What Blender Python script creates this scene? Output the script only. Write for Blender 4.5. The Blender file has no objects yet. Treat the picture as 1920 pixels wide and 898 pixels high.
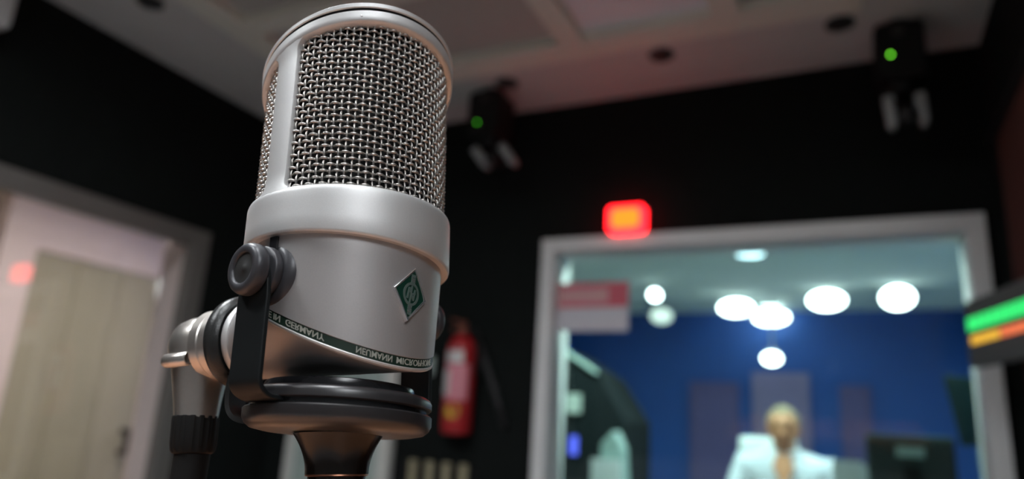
import bpy, math, random
import numpy as np
from mathutils import Matrix, Vector
random.seed(4)
SC = bpy.context.scene
COL = SC.collection
pi = math.pi
rad = math.radians

# ---------------------------------------------------------------- camera
F_PX = 1330.0
CAM_Z = 1.10
CAM_ROT = Matrix(((0.90243239, 0.05741018, 0.42698929),
                  (0.42668936, -0.25619681, -0.86735194),
                  (0.05959846, 0.96491827, -0.25569661)))
cam_data = bpy.data.cameras.new('camera')
cam = bpy.data.objects.new('camera', cam_data)
COL.objects.link(cam)
cam.matrix_world = Matrix.Translation((0, 0, CAM_Z)) @ CAM_ROT.to_4x4()
cam_data.sensor_width = 36.0
cam_data.lens = F_PX / 1920 * 36.0
cam_data.clip_start = 0.01
cam_data.clip_end = 60
cam_data.dof.use_dof = True
cam_data.dof.focus_distance = 0.207
cam_data.dof.aperture_fstop = 6.6
SC.camera = cam

# ---------------------------------------------------------------- world and exposure
w = bpy.data.worlds.new('world')
SC.world = w
w.use_nodes = True
w.node_tree.nodes['Background'].inputs[0].default_value = (0.0, 0.0, 0.0, 1)
SC.view_settings.view_transform = 'Standard'
SC.view_settings.look = 'None'
SC.view_settings.exposure = 0.0
SC.view_settings.gamma = 1.0
SC.view_settings.use_curve_mapping = False
STUDIO_LAMP = 42.0
REAR_FILL = 14.5         # two unseen lamps added to brighten the microphone head      # radiance of the studio ceiling lamps
CONTROL_LAMP = 14.0     # control room down lamps
ANNEX_LAMP = 24.0

# ---------------------------------------------------------------- materials
MATS = {}
def mat(name, col, rough=0.5, metal=0.0, spec=0.5, noise=0.0, nscale=40.0, bump=0.0, bscale=200.0, coat=0.0):
    m = bpy.data.materials.new(name)
    m.use_nodes = True
    nt = m.node_tree
    b = nt.nodes['Principled BSDF']
    b.inputs['Base Color'].default_value = (*col, 1)
    b.inputs['Roughness'].default_value = rough
    b.inputs['Metallic'].default_value = metal
    b.inputs['Specular IOR Level'].default_value = spec
    b.inputs['Coat Weight'].default_value = coat
    tc = nt.nodes.new('ShaderNodeTexCoord')
    if noise > 0:
        n = nt.nodes.new('ShaderNodeTexNoise')
        n.inputs['Scale'].default_value = nscale
        n.inputs['Detail'].default_value = 4
        nt.links.new(tc.outputs['Object'], n.inputs['Vector'])
        r = nt.nodes.new('ShaderNodeMix')
        r.data_type = 'RGBA'
        r.inputs[6].default_value = (*[max(0, c * (1 - noise)) for c in col], 1)
        r.inputs[7].default_value = (*[min(1, c * (1 + noise)) for c in col], 1)
        nt.links.new(n.outputs['Fac'], r.inputs[0])
        nt.links.new(r.outputs[2], b.inputs['Base Color'])
    if bump > 0:
        n2 = nt.nodes.new('ShaderNodeTexNoise')
        n2.inputs['Scale'].default_value = bscale
        n2.inputs['Detail'].default_value = 3
        nt.links.new(tc.outputs['Object'], n2.inputs['Vector'])
        bp = nt.nodes.new('ShaderNodeBump')
        bp.inputs['Strength'].default_value = bump
        bp.inputs['Distance'].default_value = 0.002
        nt.links.new(n2.outputs['Fac'], bp.inputs['Height'])
        nt.links.new(bp.outputs['Normal'], b.inputs['Normal'])
    MATS[name] = m
    return m

def emit(name, col, strength):
    m = bpy.data.materials.new(name)
    m.use_nodes = True
    nt = m.node_tree
    nt.nodes.remove(nt.nodes['Principled BSDF'])
    e = nt.nodes.new('ShaderNodeEmission')
    e.inputs['Color'].default_value = (*col, 1)
    e.inputs['Strength'].default_value = strength
    nt.links.new(e.outputs[0], nt.nodes['Material Output'].inputs['Surface'])
    MATS[name] = m
    return m

def pane(name, tint, refl=1.0):
    """thin window glass: tinted transmission with a Fresnel mirror on top"""
    m = bpy.data.materials.new(name)
    m.use_nodes = True
    nt = m.node_tree
    nt.nodes.remove(nt.nodes['Principled BSDF'])
    t = nt.nodes.new('ShaderNodeBsdfTransparent')
    t.inputs[0].default_value = (*tint, 1)
    g = nt.nodes.new('ShaderNodeBsdfGlossy')
    g.inputs['Roughness'].default_value = 0.0
    g.inputs['Color'].default_value = (refl, refl, refl, 1)
    fr = nt.nodes.new('ShaderNodeFresnel')
    fr.inputs['IOR'].default_value = 1.5
    mx = nt.nodes.new('ShaderNodeMixShader')
    nt.links.new(fr.outputs[0], mx.inputs[0])
    nt.links.new(t.outputs[0], mx.inputs[1])
    nt.links.new(g.outputs[0], mx.inputs[2])
    nt.links.new(mx.outputs[0], nt.nodes['Material Output'].inputs['Surface'])
    MATS[name] = m
    return m

# microphone
mat('satin_nickel', (0.47, 0.455, 0.455), 0.47, 0.62, noise=0.05, nscale=2200, bump=0.05, bscale=5000)  # head metal in a darker copy, body shade put into the colour
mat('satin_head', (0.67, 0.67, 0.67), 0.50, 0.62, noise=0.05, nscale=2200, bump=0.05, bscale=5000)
mat('wire_metal', (0.55, 0.52, 0.495), 0.36, 0.95, noise=0.06, nscale=900)
mat('capsule_dark', (0.012, 0.012, 0.013), 0.8)
mat('groove_black', (0.01, 0.01, 0.01), 0.7)
mat('band_green', (0.012, 0.03, 0.020), 0.4, noise=0.15, nscale=400)
mat('letter_grey', (0.36, 0.37, 0.33), 0.5)
mat('badge_green', (0.006, 0.040, 0.026), 0.30, 0.1)
mat('badge_silver', (0.80, 0.80, 0.82), 0.25, 0.9)
mat('badge_relief', (0.20, 0.27, 0.25), 0.35, 0.6)
mat('black_rubber', (0.018, 0.019, 0.019), 0.32, noise=0.25, nscale=500, bump=0.1, bscale=1500)
mat('black_gloss', (0.014, 0.014, 0.016), 0.22, noise=0.1, nscale=300)
mat('strap_black', (0.006, 0.008, 0.009), 0.5, spec=0.25, noise=0.1, nscale=600)
mat('knob_grey', (0.050, 0.050, 0.057), 0.38, 0.2, noise=0.15, nscale=700)
mat('stand_black', (0.008, 0.006, 0.005), 0.25, 0.1)
mat('copper', (0.45, 0.20, 0.12), 0.35, 0.8)
mat('connector_silver', (0.62, 0.58, 0.54), 0.30, 0.9, noise=0.05, nscale=800)
mat('boot_black', (0.007, 0.007, 0.007), 0.6, spec=0.2)
mat('pad_satin', (0.022, 0.021, 0.023), 0.33, spec=0.8, noise=0.2, nscale=500)
# room
mat('foam_black', (0.010, 0.0118, 0.0114), 0.95, spec=0.1, noise=0.3, nscale=30, bump=0.5, bscale=60)
mat('ceiling_plaster', (0.62, 0.60, 0.58), 0.9, noise=0.05, nscale=4)
mat('ceiling_rib', (0.80, 0.78, 0.69), 0.85, noise=0.05, nscale=6)
mat('ceiling_tile', (0.50, 0.47, 0.44), 0.9, noise=0.06, nscale=6)
mat('ceiling_tile_grey', (0.48, 0.49, 0.49), 0.9, noise=0.06, nscale=6)
mat('panel_diffuser', (0.86, 0.87, 0.93), 0.6)
mat('spot_dark', (0.02, 0.02, 0.02), 0.5)
mat('frame_white', (0.80, 0.80, 0.80), 0.45)
mat('frame_grey', (0.19, 0.18, 0.17), 0.45, 0.3)
mat('wall_pale', (0.13, 0.13, 0.13), 0.9, noise=0.04, nscale=3)
mat('carpet', (0.34, 0.345, 0.36), 0.95, noise=0.3, nscale=80)
mat('desk_wood', (0.52, 0.24, 0.125), 0.45, noise=0.25, nscale=9)
mat('door_pale', (0.42, 0.50, 0.47), 0.55, noise=0.05, nscale=5)
mat('door_trim', (0.72, 0.72, 0.68), 0.5)
mat('curtain_red', (0.06, 0.013, 0.008), 0.9, noise=0.2, nscale=20)
mat('plastic_black', (0.007, 0.007, 0.008), 0.55, spec=0.25)
mat('plastic_charcoal', (0.035, 0.036, 0.036), 0.5)
mat('display_grey', (0.085, 0.087, 0.085), 0.5)
mat('plastic_white', (0.62, 0.62, 0.62), 0.5)
mat('arm_grey', (0.40, 0.43, 0.44), 0.35, 0.3)
mat('extinguisher_red', (0.42, 0.018, 0.024), 0.35)
mat('label_pink', (0.75, 0.28, 0.34), 0.5)
mat('label_white', (0.72, 0.68, 0.68), 0.5)
mat('label_yellow', (0.75, 0.58, 0.05), 0.5)
mat('valve_brown', (0.17, 0.05, 0.03), 0.5, 0.2)
mat('slat_beige', (0.36, 0.32, 0.21), 0.6, noise=0.1, nscale=30)
mat('rod_grey', (0.024, 0.024, 0.026), 0.5)
pane('pane_green', (0.88, 0.965, 0.94), 0.45)
pane('pane_clear', (0.97, 0.96, 0.94))
# control room and annex
mat('blue_wall', (0.008, 0.080, 0.35), 0.6, noise=0.1, nscale=3)
mat('lilac_panel', (0.24, 0.20, 0.36), 0.8, noise=0.1, nscale=5)
mat('plum_panel', (0.12, 0.10, 0.25), 0.8, noise=0.1, nscale=5)
mat('control_ceiling', (0.76, 0.88, 0.80), 0.9)
mat('control_floor', (0.66, 0.68, 0.66), 0.9)
mat('annex_pink', (0.76, 0.66, 0.64), 0.85, noise=0.03, nscale=2)
mat('annex_beige', (0.38, 0.36, 0.265), 0.7, noise=0.06, nscale=3)
mat('annex_tile', (0.70, 0.61, 0.60), 0.9)
mat('skin', (0.42, 0.19, 0.095), 0.6, noise=0.08, nscale=30)
mat('hair_blond', (0.20, 0.16, 0.10), 0.7, noise=0.3, nscale=80)
mat('shirt_white', (0.62, 0.68, 0.76), 0.8)
mat('trouser_dark', (0.03, 0.035, 0.05), 0.9)
mat('eye_dark', (0.02, 0.015, 0.01), 0.2)
mat('lip', (0.30, 0.10, 0.07), 0.5)
mat('screen_teal', (0.009, 0.024, 0.023), 0.3)
mat('screen_badge', (0.30, 0.42, 0.40), 0.4)
mat('rack_black', (0.010, 0.014, 0.016), 0.95, spec=0.1)
mat('rack_pale', (0.45, 0.52, 0.48), 0.5)
mat('sign_red', (0.66, 0.10, 0.15), 0.5)
mat('sign_pink', (0.70, 0.36, 0.38), 0.5)
mat('sign_white', (0.66, 0.64, 0.70), 0.5)
mat('chair_grey', (0.70, 0.76, 0.78), 0.6)
mat('desk_dark', (0.07, 0.06, 0.05), 0.5)
emit('lamp_studio', (0.93, 0.97, 1.0), STUDIO_LAMP)
emit('lamp_studio_rear', (0.93, 0.97, 1.0), REAR_FILL)
emit('lamp_control', (0.86, 0.96, 1.0), CONTROL_LAMP)
emit('lamp_control_soft', (0.78, 0.95, 0.88), 1.5)
emit('lamp_control_panel', (0.80, 1.0, 0.94), 430.0)  # glow of the unseen lamps added to fill the control room
emit('lamp_control_glow', (0.62, 0.90, 1.0), 5.0)
emit('lamp_wash', (0.85, 0.96, 1.0), 70.0)
emit('lamp_annex', (1.0, 0.92, 0.88), ANNEX_LAMP)
emit('red_rim', (1.0, 0.010, 0.016), 7.5)
emit('red_core', (1.0, 0.050, 0.004), 8.5)
emit('led_green', (0.20, 1.0, 0.04), 4.5)
emit('led_green_dim', (0.10, 0.8, 0.03), 2.0)
emit('clock_green', (0.05, 1.0, 0.22), 1.0)
emit('clock_amber', (1.0, 0.55, 0.06), 1.0)
emit('clock_red', (1.0, 0.22, 0.09), 1.0)
emit('led_blue', (0.12, 0.16, 1.0), 1.6)

# ---------------------------------------------------------------- mesh helpers
class MB:
    def __init__(self):
        self.v = []
        self.f = []
    def add(self, vs, fs):
        n = len(self.v)
        self.v += [tuple(p) for p in vs]
        self.f += [tuple(i + n for i in f) for f in fs]
        return self
    def box(self, a, b):
        x0, y0, z0 = a
        x1, y1, z1 = b
        return self.add([(x0, y0, z0), (x1, y0, z0), (x1, y1, z0), (x0, y1, z0), (x0, y0, z1), (x1, y0, z1), (x1, y1, z1), (x0, y1, z1)],
                        [(0, 3, 2, 1), (4, 5, 6, 7), (0, 1, 5, 4), (1, 2, 6, 5), (2, 3, 7, 6), (3, 0, 4, 7)])
    def rows(self, rows, closed=True, cap0=False, cap1=False):
        """rows of equal length joined into a surface"""
        n = len(rows[0])
        vs = [p for r in rows for p in r]
        fs = []
        for i in range(len(rows) - 1):
            for j in range(n if closed else n - 1):
                k = (j + 1) % n
                fs.append((i * n + j, i * n + k, (i + 1) * n + k, (i + 1) * n + j))
        if cap0:
            fs.append(tuple(reversed(range(n))))
        if cap1:
            fs.append(tuple((len(rows) - 1) * n + j for j in range(n)))
        return self.add(vs, fs)
    def lathe(self, prof, org=(0, 0, 0), axis=(0, 0, 1), n=48, cap0=True, cap1=True):
        """prof: list of (radius, distance along axis)"""
        a = Vector(axis).normalized()
        e1 = a.orthogonal().normalized()
        e2 = a.cross(e1)
        o = Vector(org)
        rows = []
        for r, h in prof:
            rows.append([o + a * h + (e1 * math.cos(2 * pi * k / n) + e2 * math.sin(2 * pi * k / n)) * r for k in range(n)])
        return self.rows(rows, True, cap0, cap1)
    def tube(self, pts, r, n=12, cap=True):
        pts = [Vector(p) for p in pts]
        rr = r if isinstance(r, (list, tuple)) else [r] * len(pts)
        t = (pts[1] - pts[0]).normalized()
        e1 = t.orthogonal().normalized()
        rows = []
        for i, p in enumerate(pts):
            if i == 0:
                t = (pts[1] - pts[0]).normalized()
            elif i == len(pts) - 1:
                t = (pts[-1] - pts[-2]).normalized()
            else:
                t = (pts[i + 1] - pts[i - 1]).normalized()
            e1 = (e1 - t * e1.dot(t)).normalized()
            e2 = t.cross(e1)
            rows.append([p + (e1 * math.cos(2 * pi * k / n) + e2 * math.sin(2 * pi * k / n)) * rr[i] for k in range(n)])
        return self.rows(rows, True, cap, cap)
    def prism(self, poly, d):
        """extrude a closed planar polygon (list of 3-vectors) by vector d"""
        d = Vector(d)
        n = len(poly)
        return self.add([Vector(p) for p in poly] + [Vector(p) + d for p in poly],
                        [tuple(reversed(range(n))), tuple(range(n, 2 * n))] + [(i, (i + 1) % n, n + (i + 1) % n, n + i) for i in range(n)])

def obj(name, mb, m, parent=None, smooth=None, bevel=0.0):
    me = bpy.data.meshes.new(name)
    me.from_pydata([tuple(p) for p in mb.v], [], mb.f)
    me.update()
    o = bpy.data.objects.new(name, me)
    COL.objects.link(o)
    me.materials.append(MATS[m] if isinstance(m, str) else m)
    if parent is not None:
        o.parent = parent
    if bevel > 0:
        b = o.modifiers.new('bevel', 'BEVEL')
        b.width = bevel
        b.segments = 2
        b.limit_method = 'ANGLE'
        b.angle_limit = rad(40)
    if smooth:
        for p in me.polygons:
            p.use_smooth = True
        me.set_sharp_from_angle(angle=rad(smooth))
    return o

def tag(o, label=None, cat=None, group=None, kind=None):
    if label: o['label'] = label
    if cat: o['category'] = cat
    if group: o['group'] = group
    if kind: o['kind'] = kind
    return o

def thing(name, label, cat, loc=(0, 0, 0), group=None, mtx=None):
    o = bpy.data.objects.new(name, None)
    COL.objects.link(o)
    o.empty_display_size = 0.05
    if mtx is not None:
        o.matrix_world = mtx
    else:
        o.location = loc
    return tag(o, label, cat, group)

def struct(name, mb, m, **kw):
    return tag(obj(name, mb, m, **kw), kind='structure')

Z = CAM_Z       # heights below are given relative to the lens and lifted by Z

def B(x0, y0, z0, x1, y1, z1, lift=Z):
    return MB().box((x0, y0, z0 + lift), (x1, y1, z1 + lift))

# ================================================================ STUDIO SHELL
XL, XR, YB, YF = -2.75, 0.49, 2.89, -2.0     # left wall, right wall, window wall, wall behind the lens
FL, CE = -1.10, 1.50                          # floor and ceiling relative to the lens
CEX = 0.16
# control room window opening in the window wall
WX0, WX1, WZ0, WZ1 = -1.215, 0.405, -0.45, 0.775
b = MB()
b.box((XL - 0.2, YB, FL + Z), (WX0, YB + 0.16, CE + 0.3 + Z))
b.box((WX1, YB, FL + Z), (XR + 0.2, YB + 0.16, CE + 0.3 + Z))
b.box((WX0, YB, WZ1 + Z), (WX1, YB + 0.16, CE + 0.3 + Z))
b.box((WX0, YB, FL + Z), (WX1, YB + 0.16, WZ0 + Z))
struct('wall_back', b, 'foam_black')
# left wall with annex window opening
LY0, LY1, LZ0, LZ1 = 0.45, 2.300, -0.45, 0.795
b = MB()
TL = 0.25
b.box((XL - TL, YF, FL + Z), (XL, LY0, CE + 0.3 + Z))
b.box((XL - TL, LY1, FL + Z), (XL, YB + 0.0, CE + 0.3 + Z))
b.box((XL - TL, LY0, LZ1 + Z), (XL, LY1, CE + 0.3 + Z))
b.box((XL - TL, LY0, FL + Z), (XL, LY1, LZ0 + Z))
struct('wall_left', b, 'foam_black')
YC, XR2 = 1.55, 2.40          # unseen widening, added so the rear lamps reflect in the microphone
struct('wall_right', B(XR, YC, FL, XR + 0.16, YB, CE + 0.3), 'foam_black')
struct('wall_right_return', B(XR + 0.16, YC, FL, XR2 + 0.16, YC + 0.16, CE + 0.3), 'foam_black')
struct('wall_right_far', B(XR2, YF, FL, XR2 + 0.16, YC, CE + 0.3), 'wall_pale')
struct('wall_front', B(XL - 0.2, YF - 0.16, FL, XR2 + 0.2, YF, CE + 0.3), 'wall_pale')
struct('floor', B(XL - 0.2, YF, FL - 0.1, XR2 + 0.2, YB, FL), 'carpet')

# ceiling: plain border, beige ribs, recessed tiles
CX0, CX1, CY0, CY1 = -2.13, -0.03, -1.5, 2.485
b = MB()
zc = CE + Z
b.box((XL, CY1, zc), (XR, YB, zc + 0.12))
b.box((XL, YF, zc), (CX0 - 0.12, CY1, zc + 0.12))
b.box((CX1 + 0.12, YF, zc), (XR, CY1, zc + 0.12))
b.box((XR, YF, zc), (XR2, YC, zc + 0.12))
b.box((CX0 - 0.12, YF, zc), (CX1 + 0.12, CY0, zc + 0.12))
ceil = struct('ceiling', b, 'ceiling_plaster')
rib_x = [-2.19, -1.57, -0.95, -0.35, 0.03]
rib_y = [2.42, 1.83, 1.24, 0.65, 0.06, -0.53, -1.12, -1.47]
for x in rib_x:
    hw = 0.06 if x in (-2.19, 0.03) else 0.05
    obj('rib', MB().box((x - hw, CY0, zc - 0.012), (x + hw, CY1, zc + 0.05)), 'ceiling_rib', ceil, bevel=0.006)
for y in rib_y:
    hw = 0.065 if y == 2.42 else 0.045
    for i in range(len(rib_x) - 1):
        obj('rib', MB().box((rib_x[i] + 0.05, y - hw, zc - 0.010), (rib_x[i + 1] - 0.05, y + hw, zc + 0.05)), 'ceiling_rib', ceil, bevel=0.006)
lamp_cells = {(1, 3), (1, 5), (3, 4)}
for i in range(len(rib_x) - 1):
    for j in range(len(rib_y) - 1):
        m = 'panel_diffuser' if (i, j) == (2, 0) else ('ceiling_tile_grey' if i == 3 else 'ceiling_tile')
        lift = 0.065 if (i, j) in lamp_cells else 0.035
        obj('tile', MB().box((rib_x[i] + 0.04, rib_y[j + 1] + 0.03, zc + lift), (rib_x[i + 1] - 0.04, rib_y[j] - 0.03, zc + lift + 0.02)), m, ceil)
# bright lilac diagonal flap of the panel near the third rib: translucent cover frame
# recessed dark spots in the border
def ceiling_spot(x, y, label):
    t = thing('ceiling_spotlight', label, 'ceiling spot', (x, y, zc), 'unlit round spots in the ceiling border')
    obj('trim_ring', MB().lathe([(0.036, 0.0), (0.052, 0.0), (0.052, -0.006), (0.040, -0.012), (0.036, -0.006)], n=28, cap0=False, cap1=False), 'plastic_charcoal', t, smooth=40)
    obj('lens', MB().lathe([(0.044, -0.003), (0.040, -0.010), (0.020, -0.016), (0.001, -0.018)], n=28), 'spot_dark', t, smooth=40)
ceiling_spot(-1.348, 2.585, 'dark round unlit ceiling spot just right of the microphone top')
ceiling_spot(-0.64, 2.568, 'dark round unlit ceiling spot above the red glowing light')
ceiling_spot(0.02, 2.561, 'dark round unlit ceiling spot near the right ceiling-hung camera')
ceiling_spot(-2.372, 1.540, 'dark round unlit ceiling spot at the upper left, cut by the frame')

# unseen ceiling lamps above and behind the lens, placed to light the microphone
for (i, j), lab in zip(sorted(lamp_cells), ['square ceiling lamp panel left of the desk, second tile row', 'square ceiling lamp panel far behind the desk, second tile row',
                                            'narrow ceiling lamp panel right above the desk, by the right wall']):
    x0, x1 = rib_x[i] + 0.055, rib_x[i + 1] - 0.055
    y0, y1 = rib_y[j + 1] + 0.05, rib_y[j] - 0.05
    t = thing('ceiling_lamp', lab, 'ceiling lamp', ((x0 + x1) / 2, (y0 + y1) / 2, zc + 0.065), 'lit ceiling lamp panels')
    hx, hy = (x1 - x0) / 2, (y1 - y0) / 2
    obj('diffuser', MB().box((-hx + 0.02, -hy + 0.02, -0.030), (hx - 0.02, hy - 0.02, -0.010)), 'lamp_studio', t)
    fb = MB()
    fb.box((-hx, -hy, -0.034), (-hx + 0.02, hy, 0)); fb.box((hx - 0.02, -hy, -0.034), (hx, hy, 0))
    fb.box((-hx + 0.02, -hy, -0.034), (hx - 0.02, -hy + 0.02, 0)); fb.box((-hx + 0.02, hy - 0.02, -0.034), (hx - 0.02, hy, 0))
    obj('lamp_frame', fb, 'plastic_white', t)

for x, y, lab in ((1.0, -0.85, 'surface lamp panel on the ceiling behind the desk, nearer one'), (1.35, -1.45, 'surface lamp panel on the ceiling behind the desk, farther one')):  # unseen panels added to brighten the microphone's upper parts
    t = thing('ceiling_lamp', lab, 'ceiling lamp', (x, y, zc), 'lit ceiling lamp panels')
    obj('diffuser', MB().box((-0.36, -0.26, -0.050), (0.36, 0.26, -0.010)), 'lamp_studio_rear', t)
    fb = MB()
    for xa, ya_, xb, yb_ in ((-0.38, -0.28, 0.38, -0.26), (-0.38, 0.26, 0.38, 0.28), (-0.38, -0.26, -0.36, 0.26), (0.36, -0.26, 0.38, 0.26)):
        fb.box((xa, ya_, -0.052), (xb, yb_, 0))
    obj('lamp_frame', fb, 'plastic_white', t)

# unseen desk under the microphone stand, added to colour the reflections
MICX, MICY = -0.15, 0.18
desk = thing('studio_desk', 'warm wooden desk that carries the microphone stand', 'desk', (-0.5, 0.35, 0))
obj('desk_top', MB().box((-0.35, -0.55, 0.71), (0.90, 0.45, 0.75)), 'desk_wood', desk, bevel=0.004)
for sx in (-0.30, 0.79):
    for sy in (-0.50, 0.34):
        obj('leg', MB().box((sx, sy, 0), (sx + 0.06, sy + 0.06, 0.71)), 'plastic_charcoal', desk)

# ---------------------------------------------------------------- control room window frame
wf = MB()
FWD = 0.035
def ring_frame(mb, x0, x1, z0, z1, t, y0, y1):
    mb.box((x0, y0, z0), (x0 + t, y1, z1)); mb.box((x1 - t, y0, z0), (x1, y1, z1))
    mb.box((x0 + t, y0, z1 - t), (x1 - t, y1, z1)); mb.box((x0 + t, y0, z0), (x1 - t, y1, z0 + t))
ring_frame(wf, WX0 - 0.035, WX1 + 0.035, WZ0 - 0.035 + Z, WZ1 + 0.055 + Z, 0.062, YB - 0.045, YB + 0.16)
win1 = struct('window_1', wf, 'frame_white', bevel=0.004)
gz0, gz1, gy0, gy1 = WZ0 + 0.02 + Z, WZ1 + Z, YB + 0.150, YB + 0.045
gb = MB().prism([(WX0 + 0.022, gy0, gz0), (WX0 + 0.022, gy0 + 0.006, gz0), (WX0 + 0.022, gy1 + 0.006, gz1), (WX0 + 0.022, gy1, gz1)], (WX1 - WX0 - 0.044, 0, 0))
obj('window_glass', gb, 'pane_green', win1)
# ---------------------------------------------------------------- annex window
af = MB()
def ring_frame_x(mb, y0, y1, z0, z1, t, x0, x1):
    mb.box((x0, y0, z0), (x1, y0 + t, z1)); mb.box((x0, y1 - t, z0), (x1, y1, z1))
    mb.box((x0, y0 + t, z1 - t), (x1, y1 - t, z1)); mb.box((x0, y0 + t, z0), (x1, y1 - t, z0 + t))
FY1, FZ1 = 2.219, 0.722           # clear opening of the front frame
x0f, x1f = XL - 0.03, XL + 0.03
af.box((x0f, FY1, LZ0 - 0.05 + Z), (x1f, 2.306, 0.803 + Z)); af.box((x0f, LY0 - 0.03, LZ0 - 0.05 + Z), (x1f, LY0 + 0.05, 0.803 + Z))
af.box((x0f, LY0 + 0.05, FZ1 + Z), (x1f, FY1, 0.803 + Z)); af.box((x0f, LY0 + 0.05, LZ0 - 0.05 + Z), (x1f, FY1, LZ0 + 0.03 + Z))
win2 = struct('window_2', af, 'frame_grey', bevel=0.004)
# splayed reveal between the front frame and the pane
ib = MB()
xr0, xr1 = XL - 0.031, XL - TL
ib.prism([(xr0, FY1 + 0.006, LZ0 + Z), (xr0, LY1, LZ0 + Z), (xr1, LY1, LZ0 + Z), (xr1, LY1 - 0.010, LZ0 + Z)], (0, 0, LZ1 - LZ0))
ib.prism([(xr0, LY0, FZ1 + 0.006 + Z), (xr1, LY0, LZ1 - 0.012 + Z), (xr1, LY0, LZ1 + Z), (xr0, LY0, LZ1 + Z)], (0, LY1 - 0.08 - LY0, 0))
ib.box((xr1, LY0, LZ0 + Z), (xr0, LY0 + 0.03, LZ1 - 0.08 + Z))
ib.box((xr1, LY0 + 0.03, LZ0 + Z), (xr0, LY1 - 0.085, LZ0 + 0.028 + Z))
obj('window_reveal', ib, 'annex_pink', win2)
gl = MB()
gt = -math.tan(rad(1.0))
zz0, zz1 = LZ0 + 0.034 + Z, LZ1 - 0.016 + Z
zm = Z + 0.5
gx = XL - TL + 0.010
gl.add([(gx + gt * (zz0 - zm), LY0 + 0.034, zz0), (gx + gt * (zz0 - zm), LY1 - 0.014, zz0), (gx + gt * (zz1 - zm), LY1 - 0.014, zz1), (gx + gt * (zz1 - zm), LY0 + 0.034, zz1),
        (gx - .006 + gt * (zz0 - zm), LY0 + 0.034, zz0), (gx - .006 + gt * (zz0 - zm), LY1 - 0.014, zz0), (gx - .006 + gt * (zz1 - zm), LY1 - 0.014, zz1), (gx - .006 + gt * (zz1 - zm), LY0 + 0.034, zz1)],
       [(0, 1, 2, 3), (7, 6, 5, 4), (0, 4, 5, 1), (1, 5, 6, 2), (2, 6, 7, 3), (3, 7, 4, 0)])
obj('window_glass', gl, 'pane_clear', win2)

# ---------------------------------------------------------------- pale door beside the corner
d1 = struct('door_1', B(-2.53, YB - 0.035, FL, -2.03, YB - 0.002, 0.88), 'door_pale', bevel=0.004)
tb = MB()
tb.box((-2.03, YB - 0.05, FL + Z), (-1.965, YB - 0.002, 0.94 + Z)); tb.box((-2.58, YB - 0.05, FL + Z), (-2.53, YB - 0.002, 0.94 + Z))
tb.box((-2.53, YB - 0.05, 0.88 + Z), (-2.03, YB - 0.002, 0.94 + Z))
obj('door_frame', tb, 'door_trim', d1, bevel=0.004)
hb = MB().tube([(-2.10, YB - 0.035, -0.15 + Z), (-2.10, YB - 0.085, -0.15 + Z), (-2.22, YB - 0.085, -0.15 + Z)], 0.009)
obj('door_handle', hb, 'arm_grey', d1, smooth=50)

# ================================================================ ANNEX beyond the left window
AX = -6.3
struct('wall_annex_far', B(AX - 0.1, 0.0, FL, AX, 6.0, 1.3), 'annex_beige')
struct('wall_annex_end', B(AX, 5.9, FL, XL - TL, 6.0, 1.3), 'annex_pink')
struct('wall_annex_near', B(AX, -0.1, FL, XL - TL, 0.0, 1.3), 'annex_pink')
struct('wall_annex_side', B(XL - TL, YB, FL, XL - 0.2, 6.0, 1.3), 'annex_pink')
struct('floor_annex', B(AX, 0.0, FL - 0.1, XL - TL, 6.0, FL), 'annex_beige')
ac = struct('ceiling_annex', B(AX, 0.0, 1.235, XL - TL, 6.0, 1.30), 'annex_tile')
for k in range(5):
    for l in range(9):
        x0 = XL - TL - 0.02 - 0.65 * (k + 1)
        y0 = 0.1 + 0.65 * l
        if (k, l) in ((0, 2), (2, 7), (0, 4), (1, 7)): continue
        obj('tile', MB().box((x0 + 0.008, y0 + 0.008, 1.222 + Z), (x0 + 0.642, y0 + 0.642, 1.236 + Z)), 'annex_tile', ac)
for k, l, lab in ((0, 2, 'nearest ceiling lamp panel of the room behind the left window'), (2, 7, 'ceiling lamp panel deep in the room behind the left window'),
                  (0, 4, 'ceiling lamp panel close behind the wall of the left window'), (1, 7, 'ceiling lamp panel at the far end of the left room')):
    x0 = XL - TL - 0.02 - 0.65 * (k + 1)
    y0 = 0.1 + 0.65 * l
    t = thing('annex_lamp', lab, 'ceiling lamp', (x0 + 0.325, y0 + 0.325, 1.234 + Z), 'lamp panels of the left room')
    obj('diffuser', MB().box((-0.27, -0.27, -0.014), (0.27, 0.27, -0.004)), 'lamp_annex', t)
    fb = MB()
    ring = [(-0.30, -0.30, 0.30, -0.27), (-0.30, 0.27, 0.30, 0.30), (-0.30, -0.27, -0.27, 0.27), (0.27, -0.27, 0.30, 0.27)]
    for (xa, ya, xb, yb) in ring:
        fb.box((xa, ya, -0.016), (xb, yb, 0.0))
    obj('lamp_frame', fb, 'plastic_white', t)
# pale partition at the left of the annex view, beige door with a dark handle at right
struct('trim_1', B(-4.62, 2.35, FL, -4.50, 2.555, 1.222), 'annex_pink')
d2 = struct('door_2', B(-4.60, 2.556, FL, -4.54, 3.50, 0.885), 'annex_beige', bevel=0.004)
for yy in (2.86, 3.17):
    obj('seam_strip', B(-4.540, yy, FL, -4.532, yy + 0.012, 0.87), 'annex_beige', d2)
obj('door_handle', MB().tube([(-4.54, 3.40, -0.18 + Z), (-4.47, 3.40, -0.18 + Z), (-4.47, 3.40, -0.32 + Z), (-4.54, 3.40, -0.32 + Z)], 0.022), 'plastic_black', d2, smooth=50)
struct('trim_3', B(-4.60, 2.556, 0.89, -4.52, 3.51, 1.222), 'annex_pink')
struct('trim_2', B(-4.62, 3.51, FL, -4.50, 3.75, 1.222), 'annex_pink')

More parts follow.
